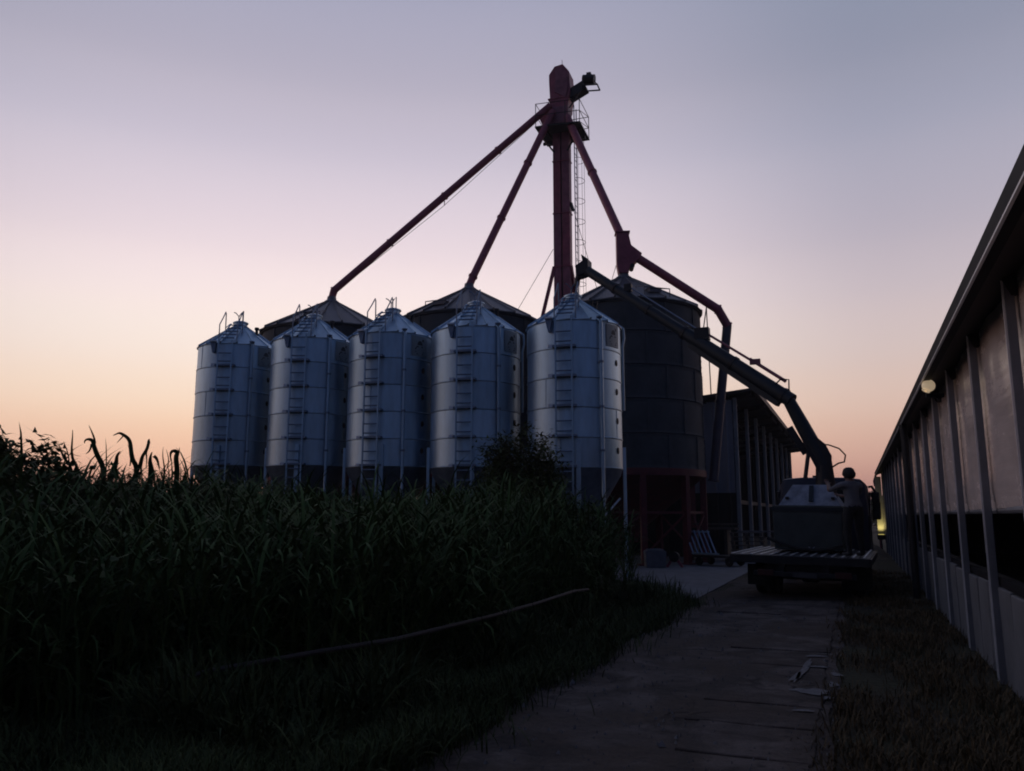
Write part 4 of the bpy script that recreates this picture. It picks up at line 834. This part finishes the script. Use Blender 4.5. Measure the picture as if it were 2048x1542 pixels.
turf('weedy_foreground', 26000, lambda y: (-1.7 * y - 1.5, np.full_like(y, -2.8)), (2.2, 7.5), (.10, .36), M_grass, 'ragged low weeds in the left foreground', .012)
turf('dry_grass_strip', 34000, lambda y: (np.full_like(y, -.32) + .06 * np.sin(y * 2.7), np.full_like(y, 1.26)), (2.2, 26), (.03, .17), M_dry, 'short dry grass strip between the road and the barn', .009, -.8, .25)
turf('yard_grass', 12000, lambda y: (np.full_like(y, -24.0), np.full_like(y, -9.0)), (19, 40), (.1, .3), M_grass, 'short grass in the yard around the silos', .02)

# tall reeds that stand out against the sky: leaf centre lines as (sideways, height) in metres
EU = (math.cos(R(23)), math.sin(R(23)))
def reed(x, y, leaves, lab):
    o = empty('tall_reed', (x, y, 0), lab, 'reed', 'tall reeds against the sky'); z0 = gz(x, y)
    b0 = leaves[0][0][0]
    MB().tube([(0, 0, z0 - .02), (b0[0] * EU[0] * .5, b0[0] * EU[1] * .5, (z0 + b0[1]) / 2), (b0[0] * EU[0], b0[0] * EU[1], b0[1])], [.014, .012, .009], 6).build('stalk', M_stem, o, smooth=True)
    for (pts, w) in leaves:
        f = []                                     # resample smoothly
        for a in range(len(pts) - 1):
            p0, p1, p2, p3 = pts[max(a - 1, 0)], pts[a], pts[a + 1], pts[min(a + 2, len(pts) - 1)]
            for q in range(4):
                u_ = q / 4; f.append(tuple(.5 * (2 * p1[k] + (p2[k] - p0[k]) * u_ + (2 * p0[k] - 5 * p1[k] + 4 * p2[k] - p3[k]) * u_ ** 2 + (3 * p1[k] - p0[k] - 3 * p2[k] + p3[k]) * u_ ** 3) for k in (0, 1)))
        f.append(pts[-1]); m_ = MB(); n_ = len(f)
        for a, (u_, z_) in enumerate(f):
            q0, q1 = f[max(a - 1, 0)], f[min(a + 1, n_ - 1)]; t_ = Vector((q1[0] - q0[0], q1[1] - q0[1])); t_.normalize(); nn = Vector((-t_.y, t_.x)); hw = w * .5 * (.12 + .88 * (1 - (a / (n_ - 1)) ** 2.2))
            for sg, dp in ((-1, 0.0), (0, .012), (1, .0)):
                uu, zz = u_ + nn.x * hw * sg, z_ + nn.y * hw * sg; dd = dp * (w / .05) + .03 * math.sin(a * .5); m_.v.append((uu * EU[0] - dd * EU[1], uu * EU[1] + dd * EU[0], zz))
        for a in range(n_ - 1):
            for k in (0, 1): m_.f.append((a * 3 + k, a * 3 + k + 1, a * 3 + k + 4, a * 3 + k + 3))
        m_.build('leaf', M_reed, o, smooth=True)
reed(-9.48, 7.93, [([(.05, 2.0), (.022, 2.29), (-.041, 2.46), (-.117, 2.62), (-.171, 2.68), (-.215, 2.68), (-.238, 2.63)], .075), ([(-.098, 2.62), (-.152, 2.75), (-.197, 2.88)], .03), ([(-.152, 2.62), (-.184, 2.53), (-.206, 2.48)], .03)], 'tall reed hooking left with a thin spike rising from its bend')
reed(-9.81, 7.79, [([(.04, 2.0), (.022, 2.29), (-.018, 2.42), (-.054, 2.62), (-.085, 2.82)], .05)], 'thin straight reed spike at the left of the skyline')
reed(-9.89, 7.76, [([(.05, 2.0), (.022, 2.29), (-.045, 2.42), (-.121, 2.55), (-.175, 2.61)], .045), ([(.009, 2.35), (-.045, 2.52), (-.085, 2.66)], .02), ([(-.112, 2.38), (-.152, 2.44), (-.197, 2.46)], .03)], 'reed curving left beside the dark leafy bush')
reed(-9.06, 8.11, [([(.03, 2.0), (.022, 2.29), (-.009, 2.40), (-.054, 2.55), (-.108, 2.68), (-.175, 2.75), (-.238, 2.77), (-.336, 2.74)], .07), ([(-.175, 2.75), (-.228, 2.69), (-.251, 2.63)], .02), ([(-.054, 2.32), (-.076, 2.49), (-.098, 2.62)], .02)], 'tallest reed arching far over to the left against the sky')
reed(-9.02, 8.13, [([(-.08, 2.05), (.009, 2.29), (.063, 2.42), (.108, 2.53), (.121, 2.65), (.139, 2.67), (.139, 2.59), (.098, 2.50), (.13, 2.38), (.139, 2.29)], .05)], 'reed leaning right with a folded loop at its tip')
reed(-8.87, 8.19, [([(.02, 2.0), (.022, 2.26), (.022, 2.38), (.032, 2.51)], .085), ([(.054, 2.46), (.098, 2.40), (.162, 2.26)], .045)], 'stubby blunt reed with one leaf falling to the right')
reed(-8.54, 8.33, [([(.02, 2.0), (.022, 2.23), (.022, 2.38), (.013, 2.48), (-.009, 2.52), (-.045, 2.52), (-.067, 2.46), (-.076, 2.39)], .075), ([(.032, 2.45), (.032, 2.58)], .02)], 'reed with a curled drooping leaf nearest the leftmost feed silo')
reed(-8.70, 8.26, [([(.02, 2.0), (.022, 2.26), (.013, 2.42), (0, 2.58)], .025), ([(.067, 2.29), (.067, 2.42), (.045, 2.55)], .018)], 'pair of thin upright reed spikes close to the leftmost feed silo')
reed(-9.31, 8.0, [([(-.03, 2.1), (.013, 2.35), (.045, 2.45), (.076, 2.52)], .07)], 'short reed stub leaning right between the two hooked reeds')

# leafy shrubs
def shrub(name, x, y, h, rx, ry, n, lab, leaf=.055, zlo=.35, seed=1):
    g = np.random.default_rng(seed); o = empty(name, (x, y, gz(x, y)), lab, 'shrub'); mb_ = MB(); tips = []
    for k in range(44):
        a = g.uniform(0, 6.28); rr = math.sqrt(g.uniform(0, 1)); top = Vector((rr * rx * math.cos(a), rr * ry * math.sin(a), h * (zlo + (1 - zlo) * g.uniform(.6, 1) * (1 - .38 * rr * rr))))
        mid = Vector((top.x * .35, top.y * .35, top.z * .55)); mb_.tube([(0, 0, 0), mid, top], [.02, .012, .004], 5); tips.append((mid, top))
    mb_.build('stem', M_stem, o, smooth=True)
    c = []; 
    for k in range(n):
        mid, top = tips[g.integers(0, len(tips))]; q = g.uniform(.15, 1.05); p = mid.lerp(top, q); s_ = .07 + .06 * (1 - abs(q - .6))
        c.append((p.x + g.normal(0, s_), p.y + g.normal(0, s_), max(.05, p.z + g.normal(0, s_ * .8))))
    c = np.array(c); az = g.uniform(0, 6.28, n)
    place('crown', np_mesh('crown', [blades(c, az, g.uniform(.7, 1.4, n) * leaf * 1.8, g.uniform(.7, 1.3, n) * leaf, g.uniform(.6, 1.7, n), g.uniform(0, .9, n), g.uniform(0, 1, n), 2)], M_leaf), o)
shrub('leafy_shrub', -6.45, 15.75, 3.65, 1.1, 1.0, 15000, 'dense leafy shrub in front of the two rightmost feed silos', .06, .3, 3)
shrub('leafy_bush', -9.62, 6.62, 2.80, 1.0, .9, 15000, 'dark leafy bush at the left edge of the skyline', .07, .35, 5)
shrub('leafy_bush', -9.05, 7.4, 2.28, .9, .9, 6500, 'low leafy bush among the reeds under the hooked reed', .06, .35, 6)
shrub('leafy_bush', -8.3, 8.6, 2.22, .8, .8, 5000, 'small leafy bush against the foot of the leftmost feed silo', .045, .35, 7)
shrub('leafy_bush', -5.6, 14.6, 2.45, 1.0, 1.0, 9000, 'rounded leafy bush at the right end of the thicket', .05, .25, 8)
shrub('leafy_bush', -5.15, 15.9, 1.75, .8, .8, 6000, 'low leafy bush at the corner of the concrete apron', .05, .2, 9)
shrub('verge_weed', -4.05, 15.85, .42, .22, .2, 260, 'small bright weed tuft at the edge of the concrete apron', .05, .2, 10)

# far trees in the gap beyond the lane
for i, (x, y, h) in enumerate(((-3.0, 92, 3.6), (1.2, 96, 4.2), (4.6, 90, 3.4), (-7.5, 98, 4.4), (8.5, 99, 4.6))):
    o = empty('far_tree', (x, y, 0), ['low far tree seen through the gap left of the truck cab', 'far tree seen in the gap between truck and barn', 'far tree just behind the barn end', 'far tree hidden partly by the shed end', 'far tree behind the barn roof end'][i], 'tree', 'trees on the horizon')
    MB().tube([(0, 0, 0), (.1, 0, h * .4), (0, .1, h * .8)], [.16, .1, .03], 7).build('trunk', M_stem, o)
    n = 4200; g = np.random.default_rng(40 + i); u_ = g.normal(0, 1, (n, 3)); u_ /= np.linalg.norm(u_, axis=1)[:, None]; rr = g.uniform(.3, 1, n) ** .5 * (1 + .25 * np.sin(3 * u_[:, 0] + 5 * u_[:, 2] + i))
    c = np.column_stack([u_[:, 0] * rr * 2.2, u_[:, 1] * rr * 2.2, h * .58 + u_[:, 2] * rr * h * .42])
    place('crown', np_mesh('crown', [blades(c, g.uniform(0, 6.28, n), g.uniform(.25, .5, n), g.uniform(.15, .3, n), g.uniform(.3, 1.6, n), g.uniform(0, 1, n), g.uniform(0, 1, n), 2)], M_leaf), o)
# hedge line on the horizon
n = 16000; g = np.random.default_rng(90); x = g.uniform(-170, 30, n); y = 128 + g.uniform(-3, 3, n) + .12 * np.abs(x); hh = (2.2 + .9 * np.sin(x * .31) + .7 * np.sin(x * .83 + 1)).clip(.6)
c = np.column_stack([x, y, hh * g.uniform(0, 1, n) ** .7])
tag(place('far_hedge', np_mesh('far_hedge', [blades(c, g.uniform(0, 6.28, n), g.uniform(.5, .9, n), g.uniform(.4, .8, n), g.uniform(.2, 1.6, n), g.uniform(0, 1, n), g.uniform(0, 1, n), 2)], M_leaf)), 'dark far hedge line along the horizon', 'hedge', kind='stuff')

# evening haze over the yard
hz = MB().box((0, 345, 11.0), (1900, 1390, 25.0)).build('haze', M_black)
hm = bpy.data.materials.new('thin_evening_haze'); hm.use_nodes = True; hn = hm.node_tree.nodes; hn.clear()
pv_ = hn.new('ShaderNodeVolumePrincipled'); pv_.inputs['Color'].default_value = (.95, .88, .90, 1); pv_.inputs['Density'].default_value = 0.0006; pv_.inputs['Anisotropy'].default_value = .3
ho = hn.new('ShaderNodeOutputMaterial'); hm.node_tree.links.new(pv_.outputs[0], ho.inputs['Volume'])
hz.data.materials.clear(); hz.data.materials.append(hm); tag(hz, kind='stuff')
scene.cycles.volume_bounces = 0
